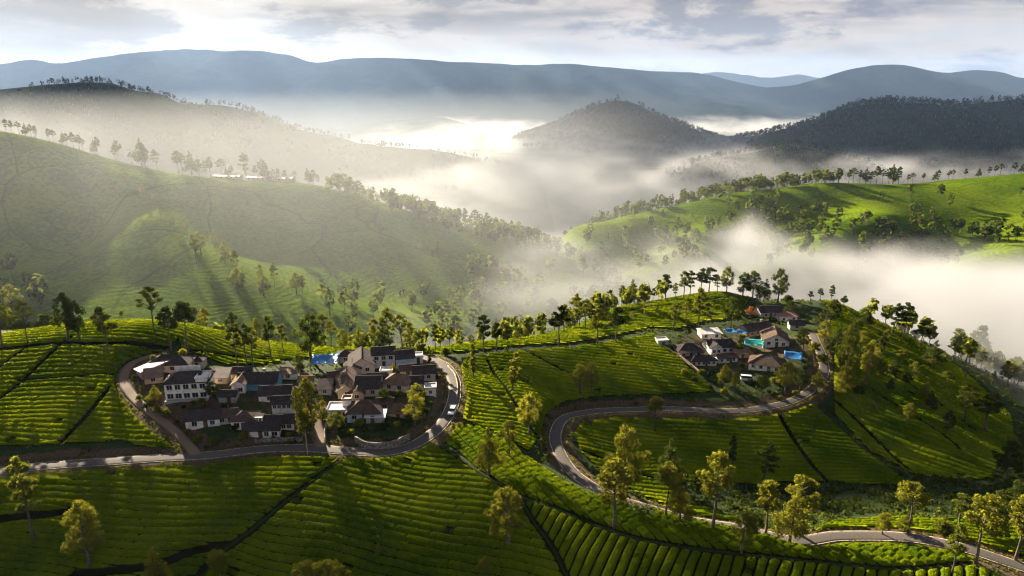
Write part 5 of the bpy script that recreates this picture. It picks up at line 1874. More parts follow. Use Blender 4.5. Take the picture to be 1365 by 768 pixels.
house(461, 484, 4.6, 4.0, 2.9, 10, 'hip', 'dark', 'grey', 'dark hip-roofed hut right of the blue tarpaulin', [(0, .9)], name='cottage')
house(483, 499, 7.2, 9.0, 3.2, 12, 'gable_front', 'dark', 'cream', 'large house with a steep dark roof at the top of the cluster', [(-1.5, 1.0), (1.5, 1.0)], side=2, pitch=.62)
house(512, 490, 6.4, 5.2, 4.9, 10, 'gable', 'dark', 'white', 'upper white two-storey house with three square windows', row_w(3, 6.2, 3.0, 1.1, 1.1), [0.0], side=1)
house(541, 493, 5.0, 5.4, 4.4, 14, 'gable', 'dark', 'blue', 'windowless pale end house joined to the upper white house', [], side=1)
house(556, 485, 3.4, 2.8, 2.6, 8, 'flat', 'white', 'white', 'white flat-topped tank house by the road end', [], [0.4], name='tank_house')
house(463, 531, 4.8, 13.5, 2.8, 14, 'gable_front', 'brown', 'tan', 'long brown-roofed row house running back from the lane', [(0, 1.0)], side=4, pitch=.55)
house(490, 529, 6.2, 7.0, 3.0, 2, 'gable', 'dark', 'cream', 'dark-roofed house in the crowded middle of the right cluster', [(-1.6, 1.0), (1.4, 1.0)], side=1, pitch=.55)
house(476, 534, 3.6, 4.0, 2.4, 6, 'gable_front', 'brown', 'tan', 'small tan gable standing in front of the long row house', [(0, .8)], name='cottage', pitch=.6)
house(485, 562, 8.2, 6.2, 2.8, 4, 'hip', 'brown', 'blue', 'pale blue-white front house with a sunlit brown hip roof', [(-2.3, .8, 1.1, 1.1), (2.0, .8, 1.1, 1.1)], [0.2], side=1, pitch=.6)
house(452, 558, 5.8, 4.6, 2.4, 4, 'flat', 'white', 'white', 'flat white terrace house beside the lane', [(-1.4, .8), (1.5, .8)], [0.0], extra=lambda r: block(r, .6, 2.8, 2.2, 4.5, 3.9, 'flat', 'rust', 'white', base=2.3))
house(526, 522, 6.8, 5.6, 2.8, -14, 'hip', 'tan', 'cream', 'house with a sunlit tan hip roof in the right cluster', [(-1.6, .9), (1.4, .9)], side=1, pitch=.6)
house(566, 508, 6.0, 5.0, 2.8, 10, 'gable', 'dark', 'grey', 'dark-roofed grey house nearest the road bend', [(-1.2, .9), (1.2, .9)], side=1)
house(574, 528, 3.0, 3.0, 2.5, 6, 'flat', 'pale', 'white', 'small white cube of a hut between bright trees and road', [(0, .9, .7, .9)], name='hut')
house(552, 520, 4.6, 4.2, 2.5, 4, 'gable', 'dark', 'grey', 'dark shed-like house behind the upper bright round tree', [(0, .9)], name='cottage')
house(515, 504, 3.4, 2.8, 2.3, 4, 'flat', 'white', 'white', 'low flat white roof in front of the upper white house', [], [0.0], name='hut')
house(500, 564, 4.4, 3.2, 2.0, 2, 'shed', 'pale', 'grey', 'grey sheet-roofed shed right of the pale blue-white house', [], [-.6], pitch=.15, name='shed')
house(529, 557, 4.8, 3.6, 1.8, -6, 'hip', 'thatch', 'tan', 'brown thatched hut among rubble at the edge of the right cluster', [], [0.3], pitch=.75, name='hut')
house(544, 503, 4.0, 3.6, 2.6, 12, 'gable', 'brown', 'grey', 'brown-roofed hut below the windowless pale house', [(0, .9)], name='hut')

for q_ in ((322, 506, 5.0, 3.6, 2.4, 8, 'gable', 'dark', 'tan', 'tan hut with a dark roof hard behind the blue-fronted house', 'hut'), (294, 512, 3.6, 3.0, 2.2, 2, 'shed', 'rust', 'tan', 'small rusty shed between the two-storey and the blue-fronted houses', 'shed'),
           (205, 512, 4.2, 3.0, 2.2, 20, 'shed', 'rust', 'tan', 'rusty shed against the left end of the two-storey house', 'shed'), (448, 512, 4.0, 3.6, 2.3, 12, 'gable', 'brown', 'grey', 'grey hut left of the long row house', 'hut'),
           (503, 515, 4.6, 4.0, 2.5, 8, 'gable', 'dark', 'tan', 'tan hut wedged between the large steep roof and the tan hip roof', 'hut'), (433, 527, 3.4, 3.0, 2.2, 4, 'shed', 'rust', 'grey', 'rusty lean-to on the upper side of the lane', 'shed'),
           (513, 547, 4.0, 3.2, 2.2, 4, 'gable', 'brown', 'tan', 'brown-roofed hut behind the thatched hut', 'hut'), (408, 517, 3.8, 3.2, 2.2, 6, 'gable', 'tan', 'white', 'small white hut with a tan roof above the big lane tree', 'hut'),
           (471, 502, 4.4, 5.0, 2.7, 14, 'gable_front', 'dark', 'grey', 'grey gabled house between dark hip-roofed hut and steep roof', 'cottage')):
    house(*q_[:10], [(0, .8)], group='houses of the left village', name=q_[10])
GR = 'houses of the right village'
house(921, 477, 8.6, 6.0, 2.9, 6, 'hip', 'dark', 'pink', 'dark hip-roofed pinkish house with a veranda at the left end of the right village', row_w(3, 8, .9), side=1, group=GR, extra=veranda(8.4, 1.6, 2.6))
house(962, 472, 8.8, 6.4, 3.1, 8, 'gable', 'dark', 'white', 'white house with twin dark gables in the middle of the right village', row_w(4, 8.6, 1.0, 1.1, 1.2), side=1, group=GR, extra=wing(-4.3, -.4, -.9, 4.0, 3.1, 'dark', 'white', wins=[(-3.2, 1.0), (-1.6, 1.0)]))
house(938, 488, 9.0, 4.2, 2.3, 8, 'hip', 'dark', 'cream', 'low dark hip-roofed house in front of the pinkish one', row_w(5, 8.6, .7, .8, .9), [0.9], group=GR)
house(970, 484, 7.0, 3.4, 2.2, 10, 'gable', 'brown', 'blue', 'low pale blue house in front of the twin gables', row_w(3, 6.6, .7, .8, .9), [1.1], group=GR)
house(948, 452, 7.4, 4.4, 2.5, 6, 'shed', 'pale', 'white', 'white shed with a broad pale sheet roof behind the pinkish house', [(-2, .8), (2, .8)], pitch=.12, group=GR, name='shed')
house(1014, 447, 11.5, 6.2, 2.8, 24, 'gable', 'dark', 'tan', 'long dark-roofed house above the green canopy', row_w(4, 11, .9), side=1, group=GR, chimney=(2.5, 3.1))
house(1034, 463, 8.6, 9.0, 2.9, -14, 'gable_front', 'brown', 'white', 'house with a wide white gable facing the green canopy', [(-2.4, 1.0), (2.4, 1.0), (0, 2.9, .9, .9)], [0.2], side=1, group=GR, pitch=.55)
house(1019, 495, 10.2, 8.0, 2.7, -24, 'hip', 'brown', 'white', 'brown hip-roofed white house at the front of the right village', row_w(4, 9.8, .9, .9, 1.1), [1.2], side=1, group=GR)
house(1027, 424, 8.4, 6.0, 3.0, 6, 'gable', 'dark', 'grey', 'dark grey barn under the summit trees', [(-2, 1.0), (2, 1.0)], [0.0], group=GR, name='barn')
house(1051, 429, 7.0, 3.8, 2.4, 6, 'shed', 'red', 'white', 'long shed with a faded red roof beside the barn', [(-2, .8), (2, .8)], pitch=.2, group=GR, name='shed')
house(1062, 440, 5.0, 4.2, 2.6, -8, 'gable', 'dark', 'grey', 'small dark house below the faded red roof', [(0, .9)], group=GR, name='cottage')
house(884, 462, 3.8, 3.2, 2.2, 8, 'flat', 'pale', 'grey', 'small grey flat-roofed hut at the tea edge of the right village', [(0, .8)], group=GR, name='hut')
house(990, 478, 4.6, 3.6, 2.2, -4, 'shed', 'tan', 'tan', 'tan-roofed shed between twin-gabled house and brown-roofed house', [], [0.0], pitch=.2, group=GR, name='shed')

# estate buildings far up on the left ridge
for (x_, y_, w_, lb_) in ((302, 249, 22, 'long pale estate shed at the left end of the ridge-top group'), (344, 250, 20, 'long pale estate shed in the middle of the ridge-top group'), (377, 252, 16, 'shorter estate shed at the right end of the ridge-top group')):
    p_ = crest_point(x_, left_hill, 420, 700, -4.0)
    r_ = empty('estate_shed', p_, math.radians(-6))
    tag(r_, lb_, 'building', 'estate sheds on the left ridge')
    block(r_, -w_ / 2, w_ / 2, 0, 7, 2.5, 'gable', 'rust', 'grey', .35)
    for q_ in row_w(5, w_, .9, 1.3, 1.1):
        window(r_, q_[0], -.002, q_[1], 0, q_[2], q_[3])


# ------------------------------------------------------------------ canopies, walls, cars, pole, person
def canopy(px, py, w, d, h, yaw, col, label, slope=0.12):
    p = foot(px, py)
    r = empty('canopy', p, math.radians(yaw))
    tag(r, label, 'tarpaulin', 'tarpaulin canopies in the villages')
    nx, ny = 13, 9
    g = np.random.default_rng(int(px))
    u, v = np.meshgrid(np.linspace(0, 1, nx), np.linspace(0, 1, ny))
    sag = -0.55 * (np.sin(PI * u) * np.sin(PI * v)) - 0.12 * np.sin(3 * PI * u) ** 2 * (1 - v) + 0.07 * g.normal(size=u.shape)
    z = h + slope * d * v + sag + 0.25 * (u - .5) * g.uniform(-1, 1)
    X, Y = (u - .5) * w * (1 - .06 * np.sin(PI * v)), v * d
    top = np.c_[X.ravel(), Y.ravel(), z.ravel()]
    bot = top - (0, 0, .04)
    idx = np.arange(nx * ny).reshape(ny, nx)
    F = np.stack([idx[:-1, :-1], idx[:-1, 1:], idx[1:, 1:], idx[1:, :-1]], -1).reshape(-1, 4)
    rim = np.concatenate([idx[0, :], idx[1:, -1], idx[-1, -2::-1], idx[-2:0:-1, 0]])
    r2 = np.roll(rim, -1)
    n = nx * ny
    mesh_np('sheet', np.vstack([top, bot]), np.vstack([F, F[:, ::-1] + n, np.stack([rim, rim + n, r2 + n, r2], 1)]), col, parent=r)
    for sx in (-.47, .47):
        for sy in (.04, .96):
            b = MB()
            b.box(sx * w - .06, sx * w + .06, sy * d - .06, sy * d + .06, -2, h + slope * d * sy - .10)
            b.build('post', M_POST, r)
    return r


def tarp_mat(name, c, t):
    m = Mat(name)
    n = m.noise(0.7, 4, 0.6)
    pr = m.principled(m.mix(m.map(n, .35, .65), c, tuple(x * .75 for x in c)), 0.45, normal=m.bump(n, .5, .2), spec=0.4)
    return m.done(pr)


T_BLUE = tarp_mat('blue_tarpaulin', (0.03, 0.20, 0.48), 0)
T_DEEP = tarp_mat('deep_blue_tarpaulin', (0.014, 0.13, 0.36), 0)
T_TEAL = tarp_mat('sea_green_tarpaulin', (0.015, 0.27, 0.235), 0)
canopy(432, 496, 8.0, 5.6, 2.6, 6, T_BLUE, 'big bright blue tarpaulin beside the great dark tree')
canopy(1005, 470, 7.0, 5.0, 2.5, -14, T_TEAL, 'sea-green canopy in the middle of the right village')
canopy(1056, 486, 5.8, 4.4, 2.0, -22, T_DEEP, 'long deep blue tarpaulin right of the brown hip-roofed house', 0.2)
canopy(975, 450, 3.8, 3.2, 2.0, 8, T_DEEP, 'small blue tarpaulin under the big dark tree')
canopy(989, 451, 3.8, 2.8, 1.9, -6, T_BLUE, 'small crumpled blue tarpaulin right of the other small one')


def stone_mat():
    m = Mat('dry_stone')
    v = m.N.new('ShaderNodeTexVoronoi')
    v.inputs['Scale'].default_value = 2.6
    m.L.new(m.coord(), v.inputs['Vector'])
    n = m.noise(2.0, 4, .6)
    c = m.mix(m.map(n, .35, .65), (0.08, 0.068, 0.055), (0.24, 0.21, 0.17))
    c = m.mix(m.map(v.outputs['Distance'], .05, .3), (0.03, 0.028, 0.02), c)
    return m.done(m.principled(c, .95, normal=m.bump(v.outputs['Distance'], .9, .15), spec=.1))


M_STONE = stone_mat()


def low_wall(pts, h, th, mat, label, name='stone_wall'):
    L = spline([foot(*p) for p in pts], .8)
    L[:, 2] = near(L[:, 0], L[:, 1])
    T = np.gradient(L[:, :2], axis=0)
    T /= np.linalg.norm(T, axis=1)[:, None]
    Nn = np.c_[-T[:, 1], T[:, 0], np.zeros(len(L))] * th / 2
    n = len(L)
    g = np.random.default_rng(n)
    ht = h + g.normal(0, .07, n)
    up = np.c_[np.zeros(n), np.zeros(n), ht]
    lo = np.array((0, 0, -1.2))
    V = np.vstack([L + Nn * 1.2 + lo, L + Nn + up, L - Nn + up, L - Nn * 1.2 + lo])
    i = np.arange(n - 1)
    F = np.vstack([np.stack([i + k * n, i + k * n + 1, i + (k + 1) * n + 1, i + (k + 1) * n], 1) for k in range(3)] + [np.array([[0, n, 2 * n, 3 * n], [n - 1, 4 * n - 1, 3 * n - 1, 2 * n - 1]])])
    o = mesh_np(name, V, F, mat, smooth=False)
    tag(o, label, 'wall')


low_wall([(474, 590), (490, 597), (510, 598.5), (530, 594), (546, 586)], 1.5, .6, M_STONE, 'curved dry stone retaining wall above the main road bend')
low_wall([(434, 590), (433, 578), (436, 566)], 1.0, .3, M_CONC, 'short concrete garden wall along the right side of the lane', 'garden_wall')
low_wall([(882, 463), (896, 471), (910, 480), (922, 489), (934, 499)], 0.9, .4, WALLS['tan'], 'low brown terrace wall edging the right village above the tea', 'terrace_wall')
low_wall([(340, 590), (362, 589.5), (385, 588), (404, 589)], 0.9, .4, M_STONE, 'low stone wall below the front row of houses', 'stone_wall')
low_wall([(597, 489), (606, 500), (610, 515), (609, 530)], 0.5, .3, WALLS['tan'], 'low ochre kerb wall along the outside of the upper road bend', 'kerb_wall')

M_CARW = flat_mat('white_car_paint', (0.75, 0.75, 0.74), .25, .6)
M_CARG = flat_mat('car_glass', (0.02, 0.025, 0.03), .1, .7)
M_TYRE = flat_mat('tyre_rubber', (0.02, 0.02, 0.02), .9, .1)
M_RIM = flat_mat('wheel_rim', (0.4, 0.4, 0.4), .4, .5)
M_LAMP = flat_mat('headlamp_glass', (0.7, 0.68, 0.6), .15, .6)
M_RED = flat_mat('tail_lamp', (0.35, 0.02, 0.02), .3, .5)


def profile_body(prof, w, inset, mat, name, parent, bev=.06):
    """a side profile (y,z) swept across the width, shoulders pulled in by inset(z)"""
    bm = bmesh.new()
    rows = []
    for s, k in ((-1, 1.0), (-1, 0.0), (1, 0.0), (1, 1.0)):
        rows.append([bm.verts.new((s * (w / 2 - inset(z) - (bev if k else 0)), y * (1 - (.015 if k else 0)), z)) for y, z in prof])
    n = len(prof)
    for a, b in zip(rows[:-1], rows[1:]):
        for i in range(n):
            j = (i + 1) % n
            bm.faces.new((a[i], a[j], b[j], b[i]))
    bm.faces.new(rows[0][::-1])
    bm.faces.new(rows[-1])
    bmesh.ops.recalc_face_normals(bm, faces=bm.faces)
    me = bpy.data.meshes.new(name)
    bm.to_mesh(me)
    bm.free()
    me.materials.append(mat)
    o = bpy.data.objects.new(name, me)
    C.objects.link(o)
    o.parent = parent
    md = o.modifiers.new('bevel', 'BEVEL')
    md.width, md.segments = .05, 2
    return o


def car(p, rz, label, van=False, name='car'):
    r = empty(name, p, rz)
    tag(r, label, 'van' if van else 'car')
    L, w = (4.2, 1.7) if van else (3.8, 1.6)
    f = -L / 2
    if van:
        low = [(f, .35), (f + .05, .95), (f + .5, 1.15), (L / 2, 1.15), (L / 2, .35)]
        cab = [(f + .45, 1.13), (f + 1.0, 1.85), (L / 2 - .05, 1.88), (L / 2 - .02, 1.13)]
    else:
        low = [(f, .32), (f + .02, .72), (f + .95, .92), (L / 2 - .25, .95), (L / 2, .85), (L / 2, .35)]
        cab = [(f + .85, .90), (f + 1.5, 1.42), (L / 2 - .75, 1.45), (L / 2 - .12, .93)]
    profile_body(low, w, lambda z: 0.0, M_CARW, 'body', r)
    profile_body(cab, w - .12, lambda z: .12 * max(0, z - .9), M_CARG, 'windows', r, .02)
    zt = cab[1][1]
    b = MB()
    b.slab([(-w / 2 + .20, cab[1][0] - .04, zt + .05), (w / 2 - .20, cab[1][0] - .04, zt + .05), (w / 2 - .20, cab[2][0] + .06, zt + .07), (-w / 2 + .20, cab[2][0] + .06, zt + .07)], .09)
    b.build('roof', M_CARW, r)
    for sx in (-1, 1):
        for y in (f + .75, L / 2 - .75):
            V, F = tubes([((sx * (w / 2 - .16), y, .31), (sx * (w / 2 + .03), y, .31), .31, .31)], 14)
            bm = bmesh.new()
            vs = [bm.verts.new(v) for v in V]
            for q in F:
                bm.faces.new([vs[i] for i in q])
            bm.faces.new(vs[:14]); bm.faces.new(vs[14:][::-1])
            me = bpy.data.meshes.new('wheel'); bm.to_mesh(me); bm.free(); me.materials.append(M_TYRE)
            o = bpy.data.objects.new('wheel', me); C.objects.link(o); o.parent = r
            V, F = tubes([((sx * (w / 2 + .01), y, .31), (sx * (w / 2 + .045), y, .31), .18, .17)], 10)
            k = MB(); k.v = [tuple(v) for v in V]; k.f = [tuple(q) for q in F] + [tuple(range(10, 20)), tuple(range(9, -1, -1))]
            k.build('rim', M_RIM, o)
        h_ = MB(); h_.box(sx * w * .36 - .16, sx * w * .36 + .16, f - .03, f + .05, .56, .72); h_.build('headlight', M_LAMP, r)
        h_ = MB(); h_.box(sx * w * .40 - .10, sx * w * .40 + .10, L / 2 - .05, L / 2 + .03, .62, .84); h_.build('tail_light', M_RED, r)
    return r


q_ = foot(590, 551)
Lr = road_lines['road_village']
i_ = int(np.argmin((Lr[:, 0] - q_[0]) ** 2 + (Lr[:, 1] - q_[1]) ** 2))
t_ = Lr[i_ + 1] - Lr[i_ - 1]
car((Lr[i_][0] - 0.9 * t_[1] / np.linalg.norm(t_[:2]) * -1, Lr[i_][1] - .2, Lr[i_][2] + .06), math.atan2(-t_[0], t_[1]), 'small white car driving round the bend below the left village')
car(foot(996, 508) + (0, 0, .02), math.radians(80), 'pale van parked below the houses of the right village', True, 'van')

p_ = foot(410, 607)
r_ = empty('utility_pole', p_)
tag(r_, 'slim pale utility pole at the mouth of the village lane', 'pole')
V_, F_ = tubes([((0, 0, -.6), (0, 0, 6.2), .11, .07)], 8)
k_ = MB(); k_.v = [tuple(v) for v in V_]; k_.f = [tuple(q) for q in F_]; k_.build('shaft', M_CONC, r_)
k_ = MB(); k_.box(-.7, .7, -.05, .05, 5.7, 5.82); k_.build('crossarm', M_POST, r_)
for x_ in (-.6, 0, .6):
    k_ = MB(); k_.box(x_ - .05, x_ + .05, -.05, .05, 5.83, 6.0); k_.build('insulator', WALLS['white'], r_)
p_ = foot(1083, 590)
r_ = empty('utility_pole', p_)
tag(r_, 'thin bare pole standing in the dark tea inside the road loop', 'pole')
V_, F_ = tubes([((0, 0, -.6), (0.15, 0, 8.5), .12, .07)], 8)
k_ = MB(); k_.v = [tuple(v) for v in V_]; k_.f = [tuple(q) for q in F_]; k_.build('shaft', M_POST, r_)
k_ = MB(); k_.box(-.5, .8, -.05, .05, 7.9, 8.02); k_.build('crossarm', M_POST, r_)

# a person in white on the grass by the two-storey house
m_ = Mat('white_clothes_and_skin')
z_ = m_.N.new('ShaderNodeSeparateXYZ'); m_.L.new(m_.coord(), z_.inputs[0])
hd = m_.map(z_.outputs[2], 1.40, 1.42)
M_PERS = m_.done(m_.principled(m_.mix(hd, (0.72, 0.70, 0.66), (0.22, 0.13, 0.09)), .85))
J = [((0, 0, .95), .15), ((0, .01, 1.15), .14), ((0, 0, 1.36), .16), ((0, -.01, 1.48), .06), ((0, -.03, 1.60), .105), ((0, -.02, 1.70), .08),
     ((.10, 0, .88), .10), ((.12, -.06, .48), .07), ((.12, .02, .09), .05), ((.13, -.12, .04), .045), ((-.10, 0, .88), .10), ((-.12, .05, .48), .07), ((-.12, .12, .09), .05), ((-.13, -.02, .04), .045),
     ((.20, 0, 1.38), .075), ((.25, .03, 1.10), .05), ((.25, -.08, .86), .038), ((-.20, 0, 1.38), .075), ((-.26, .02, 1.10), .05), ((-.24, -.10, .88), .038), ((.25, -.11, .76), .03), ((-.24, -.14, .78), .03)]
E_ = [(0, 1), (1, 2), (2, 3), (3, 4), (4, 5), (0, 6), (6, 7), (7, 8), (8, 9), (0, 10), (10, 11), (11, 12), (12, 13), (2, 14), (14, 15), (15, 16), (2, 17), (17, 18), (18, 19), (16, 20), (19, 21)]
me = bpy.data.meshes.new('person')
me.from_pydata([j for j, _ in J], E_, [])
po = bpy.data.objects.new('person', me)
C.objects.link(po)
po.location = foot(216, 549)
po.rotation_euler = (0, 0, .5)
po.modifiers.new('skin', 'SKIN')
for i, sv in enumerate(me.skin_vertices[0].data):
    sv.radius = (J[i][1], J[i][1] * .85)
    sv.use_root = i == 0
sm = po.modifiers.new('smooth', 'SUBSURF')
sm.levels = sm.render_levels = 2
me.materials.append(M_PERS)
tag(po, 'person in white standing on the grass below the two-storey house', 'person')
m_ = Mat('black_hair')
hb = MB()
V_, t3_, = None, None
bm = bmesh.new()
bmesh.ops.create_icosphere(bm, subdivisions=2, radius=.115)
for v in bm.verts:
    v.co.z = max(v.co.z, -.02 if v.co.y < 0.02 else -.08)
me = bpy.data.meshes.new('hair'); bm.to_mesh(me); bm.free()
me.materials.append(m_.done(m_.principled((0.012, 0.010, 0.009), .7)))
hh = bpy.data.objects.new('hair', me); C.objects.link(hh); hh.parent = po; hh.location = (0, -.015, 1.69)
# ------------------------------------------------------------------ flowering shrubs
M_PINK = leaf_mat('pink_flowers', (0.03, 0.06, 0.01), (0.42, 0.10, 0.16), (0.1, 0.1, 0.02), (0.4, 0.1, 0.12), 0.3)
M_ORNG = leaf_mat('orange_flowers', (0.08, 0.05, 0.01), (0.42, 0.16, 0.04), (0.3, 0.15, 0.02), (0.6, 0.25, 0.05), 0.4)
FOL['p'], FOL['o'] = M_PINK, M_ORNG
plant('bush', foot(408, 505), 2.0, 'pink flowering shrub below the blue tarpaulin', None, 'near', 'p', 1.1)
tree('round', 1000, 424, 408, 'small tree in orange blossom above the long dark-roofed house', None, fol='o', width=1.0)

# ------------------------------------------------------------------ undergrowth and far-off woods (nobody could count these)
g_ = np.random.default_rng(5)


def scatter_mesh(name, label, cat, P, s, quads, mat, size, shape=(1, 1, .7), trunk=False):
    """many small leafy clumps at points P with radii s as one object"""
    n = len(P)
    d = g_.normal(size=(n, quads, 3))
    d /= np.linalg.norm(d, axis=2)[:, :, None]
    if not trunk:
        d[:, :, 2] = np.abs(d[:, :, 2])
    c = d * np.array(shape) * (g_.uniform(.35, 1.0, (n, quads, 1)) ** .5)
    nr = d + g_.normal(size=d.shape) * .6
    nr /= np.linalg.norm(nr, axis=2)[:, :, None]
    a = np.cross(nr, g_.normal(size=d.shape))
    a /= np.linalg.norm(a, axis=2)[:, :, None]
    b = np.cross(nr, a)
    sz = size * g_.uniform(.6, 1.3, (n, quads, 1))
    q = np.stack([c - a * sz, c - b * sz * .65, c + a * sz, c + b * sz * .65], 2)     # n,quads,4,3
    V = (q * s[:, None, None, None] + P[:, None, None, :]).reshape(-1, 3)
    tint = np.repeat(np.clip(g_.uniform(0, 1, (n, 1)) * .6 + g_.uniform(0, .5, (n, quads)), 0, 1).ravel(), 4)
    F = np.arange(len(V)).reshape(-1, 4)
    if trunk:
        w = s * .07
        base = P - np.c_[np.zeros(n), np.zeros(n), s * trunk]
        t = np.stack([base + np.c_[w, 0 * w, 0 * w], base + np.c_[-w * .5, w * .87, 0 * w], base + np.c_[-w * .5, -w * .87, 0 * w], P + np.c_[0 * w, 0 * w, s * .3]], 1).reshape(-1, 3)
        k = np.arange(n) * 4
        tq = np.concatenate([np.stack([k, k + 1, k + 3], 1), np.stack([k + 1, k + 2, k + 3], 1), np.stack([k + 2, k, k + 3], 1)])
        o = mesh_np(name, V, F, mat, smooth=False, attrs={'tint': tint})
        tr_ = mesh_np('trunks', t, tq, M_BARK, smooth=False, parent=o)
        tr_['kind'] = 'stuff'
    else:
        o = mesh_np(name, V, F, mat, smooth=False, attrs={'tint': tint})
    tag(o, label, cat, kind='stuff')
    return o


def free_points(n, cond, grid=near, jitter=True):
    X = g_.uniform(grid.xs[0], grid.xs[-1], n)
    Y = g_.uniform(grid.ys[0], grid.ys[-1], n)
    m = cond(X, Y)
    X, Y = X[m], Y[m]
    return np.c_[X, Y, grid(X, Y)]


rd = np.full(near.X.shape, 1e9)
for nm, Ls in road_lines.items():
    d, _ = line_dist(near.X, near.Y, Ls)
    rd = np.minimum(rd, d - ROADS[nm][1])


def at_grid(A, x, y):
    i = np.clip(((x - near.x0) / near.h).round().astype(int), 0, A.shape[1] - 1)
    j = np.clip(((y - near.y0) / near.h).round().astype(int), 0, A.shape[0] - 1)
    return A[j, i]


house_xy = np.array([(o.location.x, o.location.y) for o in C.objects if o.parent is None and o.get('category') in ('house', 'building', 'tarpaulin', 'van', 'car', 'person')])


def wild(x, y):
    ok = ~at_grid(tea_area, x, y) & (at_grid(rd, x, y) > 1.3) & (y < 330) & (y > 90)
    ok &= (fbm(x / 9, y / 9, 3, 66) > -0.06) | (at_grid(vil, x, y) < .05)
    ok &= g_.uniform(0, 1, len(x)) > at_grid(vil, x, y) * .72
    return ok


P_ = free_points(34000, wild)
dmin = np.min(np.hypot(P_[:, None, 0] - house_xy[None, :, 0], P_[:, None, 1] - house_xy[None, :, 1]), axis=1)
P_ = P_[dmin > 2.6]
s_ = g_.uniform(.35, 1.0, len(P_)) ** 1.5 * np.where((P_[:, 1] > 195) & (P_[:, 0] < 30), .6, 1.25)
scatter_mesh('undergrowth', 'dark green scrub on the banks, in the hollow and between the tea plots', 'undergrowth', P_, s_, 16, M_LEAFD, .34, (1, 1, .8))
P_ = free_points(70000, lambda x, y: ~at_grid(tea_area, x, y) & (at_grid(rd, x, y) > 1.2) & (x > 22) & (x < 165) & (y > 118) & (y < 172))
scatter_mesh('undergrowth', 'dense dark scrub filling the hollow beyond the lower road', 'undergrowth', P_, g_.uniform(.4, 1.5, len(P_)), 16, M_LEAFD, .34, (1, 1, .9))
# grassy verge tufts along the roads
P_ = []
for nm, Ls in road_lines.items():
    for rep in range(9):
        T = np.gradient(Ls[:, :2], axis=0)
        T /= np.linalg.norm(T, axis=1)[:, None]
        off = (ROADS[nm][1] + g_.uniform(.25, 1.4, len(Ls))) * g_.choice((-1, 1), len(Ls))
        q = Ls[:, :2] + np.c_[-T[:, 1], T[:, 0]] * off[:, None] + T * g_.uniform(-.6, .6, len(Ls))[:, None]
        P_.append(np.c_[q, near(q[:, 0], q[:, 1])])
P_ = np.vstack(P_)
P_ = P_[at_grid(rd, P_[:, 0], P_[:, 1]) > .2]
scatter_mesh('verge_grass', 'rough grass along the road verges', 'grass', P_, g_.uniform(.15, .42, len(P_)), 7, M_LEAF, .5, (1, 1, .7))


def mini_wood(name, label, grid, n, cond, h0, h1, mat=M_LEAFD, quads=34):
    P = free_points(n, cond, grid)
    h = g_.uniform(h0, h1, len(P))
    P[:, 2] += h * .64
    return scatter_mesh(name, label, 'woodland', P, h * .36, quads, mat, .34, (.62, .62, 1.0), trunk=1.9)


def slope_cond(grid, crest_bias=0.0, seed=3, scale=70, thr=0.0):
    return lambda x, y: fbm(x / scale, y / scale, 3, seed) > thr


def pix_cond(grid, boxes):
    def f(x, y):
        z = grid(x, y)
        dep = y * CP - (z - CZ) * SP
        px = CX0 + FPX * x / dep
        py = CY0 - FPX * (y * SP + (z - CZ) * CP) / dep
        m = np.zeros(x.shape, bool)
        for a, b, c, d, pr in boxes:
            m |= (px > a) & (px < b) & (py > c) & (py < d) & (g_.uniform(0, 1, x.shape) < pr)
        return m
    return f


def and_(a, b):
    return lambda x, y: a(x, y) & b(x, y)


mini_wood('misty_woodland', 'misty trees filling the fold behind the left ridge', left_hill, 5200, lambda x, y: (y > 560) & (x > -150) & (fbm(x / 40, y / 40, 3, 8) > -.08), 10, 17)
mini_wood('misty_woodland', 'hazy trees along the lower left hill and its valley', left_hill, 3000, pix_cond(left_hill, [(-80, 60, 370, 470, .7), (420, 800, 395, 470, .4), (600, 830, 360, 420, .5)]), 10, 17, M_LEAFD)
mini_wood('misty_woodland', 'dark trees dotting the hollows of the right hill', right_hill, 5200, and_(pix_cond(right_hill, [(780, 1400, 262, 372, .16), (990, 1100, 285, 345, .35), (1150, 1280, 290, 352, .4), (1290, 1400, 290, 360, .4), (840, 960, 325, 365, .25)]),
          lambda x, y: fbm(x / 45, y / 45, 3, 18) > -.03), 9, 15)
mini_wood('misty_woodland', 'trees behind the right hill crest fading into fog', right_hill, 3000, lambda x, y: (y > 672 + .02 * x) & (x < 330) & (y < 740), 11, 16)
mini_wood('misty_woodland', 'ghostly trees on the foggy flank of the near hill', near, 2600, lambda x, y: (((x > 150) & (y > 225) & (y < 330)) | ((x > -10) & (x < 70) & (y > 262) & (y < 330)) | ((x < 20) & (y > 248) & (y < 300))) & (fbm(x / 22, y / 22, 3, 4) > -.02), 8, 12, M_LEAF, 60)
for k, n, h0, h1, thr in (('hill_hazy_left', 5200, 9, 15, -.02), ('hill_dark_right', 9000, 11, 18, -.2), ('hill_fog_island', 6500, 12, 19, -.2), ('hill_fog_spur', 2600, 11, 17, -.2)):
    g = FAR[k]
    mini_wood('distant_woodland', {'hill_hazy_left': 'tiny trees fringing the pale hill behind the left ridge', 'hill_dark_right': 'dense dark forest covering the hill on the right',
              'hill_fog_island': 'forest on the rounded hill rising from fog', 'hill_fog_spur': 'wood on the low dark spur in the fog'}[k], g, n,
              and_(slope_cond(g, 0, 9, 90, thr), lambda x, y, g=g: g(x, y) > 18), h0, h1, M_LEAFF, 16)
# ------------------------------------------------------------------ clouds added out of view, shaped to lay shade patches on the hills
m = Mat('shade_cloud_white')
M_SHADE_CLOUD = m.done(m.leaf((0.85, 0.85, 0.86), (0.8, 0.8, 0.8), 0.35))
g_ = np.random.default_rng(21)


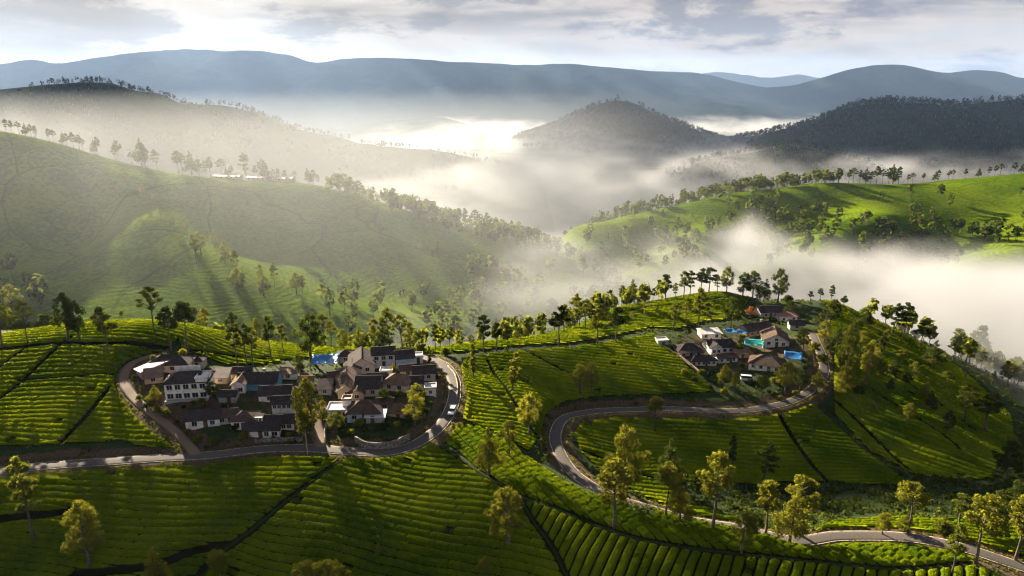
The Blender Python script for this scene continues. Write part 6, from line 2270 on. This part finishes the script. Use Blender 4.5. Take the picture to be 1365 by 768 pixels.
def shade_cloud(cx, cy, rx, ry, rot=0.0, z=620.0, thick=7.0, n=46, fill=0.30, zg=112.0):
    """a flat ragged shade caster, added so its shade falls on the ground about (cx, cy)"""
    k = (z - zg) / SUN_DIR.z
    bm = bmesh.new()
    for i in range(n):
        r = math.sqrt((i + .5) / n)
        a = i * 2.39996 + g_.uniform(-.3, .3)
        x, y = rx * r * math.cos(a), ry * r * math.sin(a)
        s = fill * g_.uniform(.55, 1.3) * (1.15 - .5 * r)
        mt = Matrix.Translation((x, y, g_.normal(0, thick * .15))) @ Matrix.Diagonal((rx * s, ry * s, thick * .5 * g_.uniform(.6, 1.1), 1))
        bmesh.ops.create_icosphere(bm, subdivisions=2, radius=1.0, matrix=mt)
    me = bpy.data.meshes.new('shade_cloud')
    bm.to_mesh(me)
    bm.free()
    p = np.empty(len(me.vertices) * 3, np.float32)
    me.vertices.foreach_get('co', p)
    p = p.reshape(-1, 3)
    p[:, 0] += rx * .2 * fbm(p[:, 0] / rx * 4 + cx, p[:, 1] / ry * 4 + p[:, 2] * .2, 3, 5)
    p[:, 1] += ry * .2 * fbm(p[:, 0] / rx * 4 + cy, p[:, 1] / ry * 4 - p[:, 2] * .2, 3, 6)
    me.vertices.foreach_set('co', p.ravel())
    me.polygons.foreach_set('use_smooth', np.ones(len(me.polygons), bool))
    me.materials.append(M_SHADE_CLOUD)
    o = bpy.data.objects.new('shade_cloud', me)
    C.objects.link(o)
    o.location = (cx + SUN_DIR.x * k, cy + SUN_DIR.y * k, z)
    o.rotation_euler = (0, 0, rot)
    low = o.location.z - thick * 2 - CZ
    if low / (o.location.y - ry * 1.4) < math.tan(math.radians(7.4)) and o.location.y > 0 and abs(o.location.x) < o.location.y:     # would hang into the picture in front of the far clouds
        bpy.data.objects.remove(o)
        return
    tag(o, 'one of the clouds added out of view to shade the valley', 'shade_cloud', 'added shade clouds out of view', 'structure')


for c_ in SHADE_CLOUDS:
    shade_cloud(*c_)
for i_ in range(44):     # more added clouds farther up the valley, gaps left for sunbeams
    x_, y_ = g_.uniform(-1000, 330), g_.uniform(300, 2300)
    if (x_ > -60 and y_ < 1000) or min(math.hypot(x_ - a, y_ - b) for a, b in SUN_GAPS) < 150:
        continue
    shade_cloud(x_, y_, g_.uniform(60, 150), g_.uniform(40, 95), g_.uniform(-.6, .6), g_.uniform(680, 760), g_.uniform(10, 20), 22, .34, 150.0)
for i_ in range(32):     # larger added clouds that darken the mountains, kept out of view
    shade_cloud(-3600 + 7600 * (i_ + .5) / 32 + g_.uniform(-150, 150), g_.uniform(4200, 5500), g_.uniform(110, 330), g_.uniform(300, 700), g_.uniform(-.9, -.2), g_.uniform(1180, 1300), 50, 22, .36, 150.0)
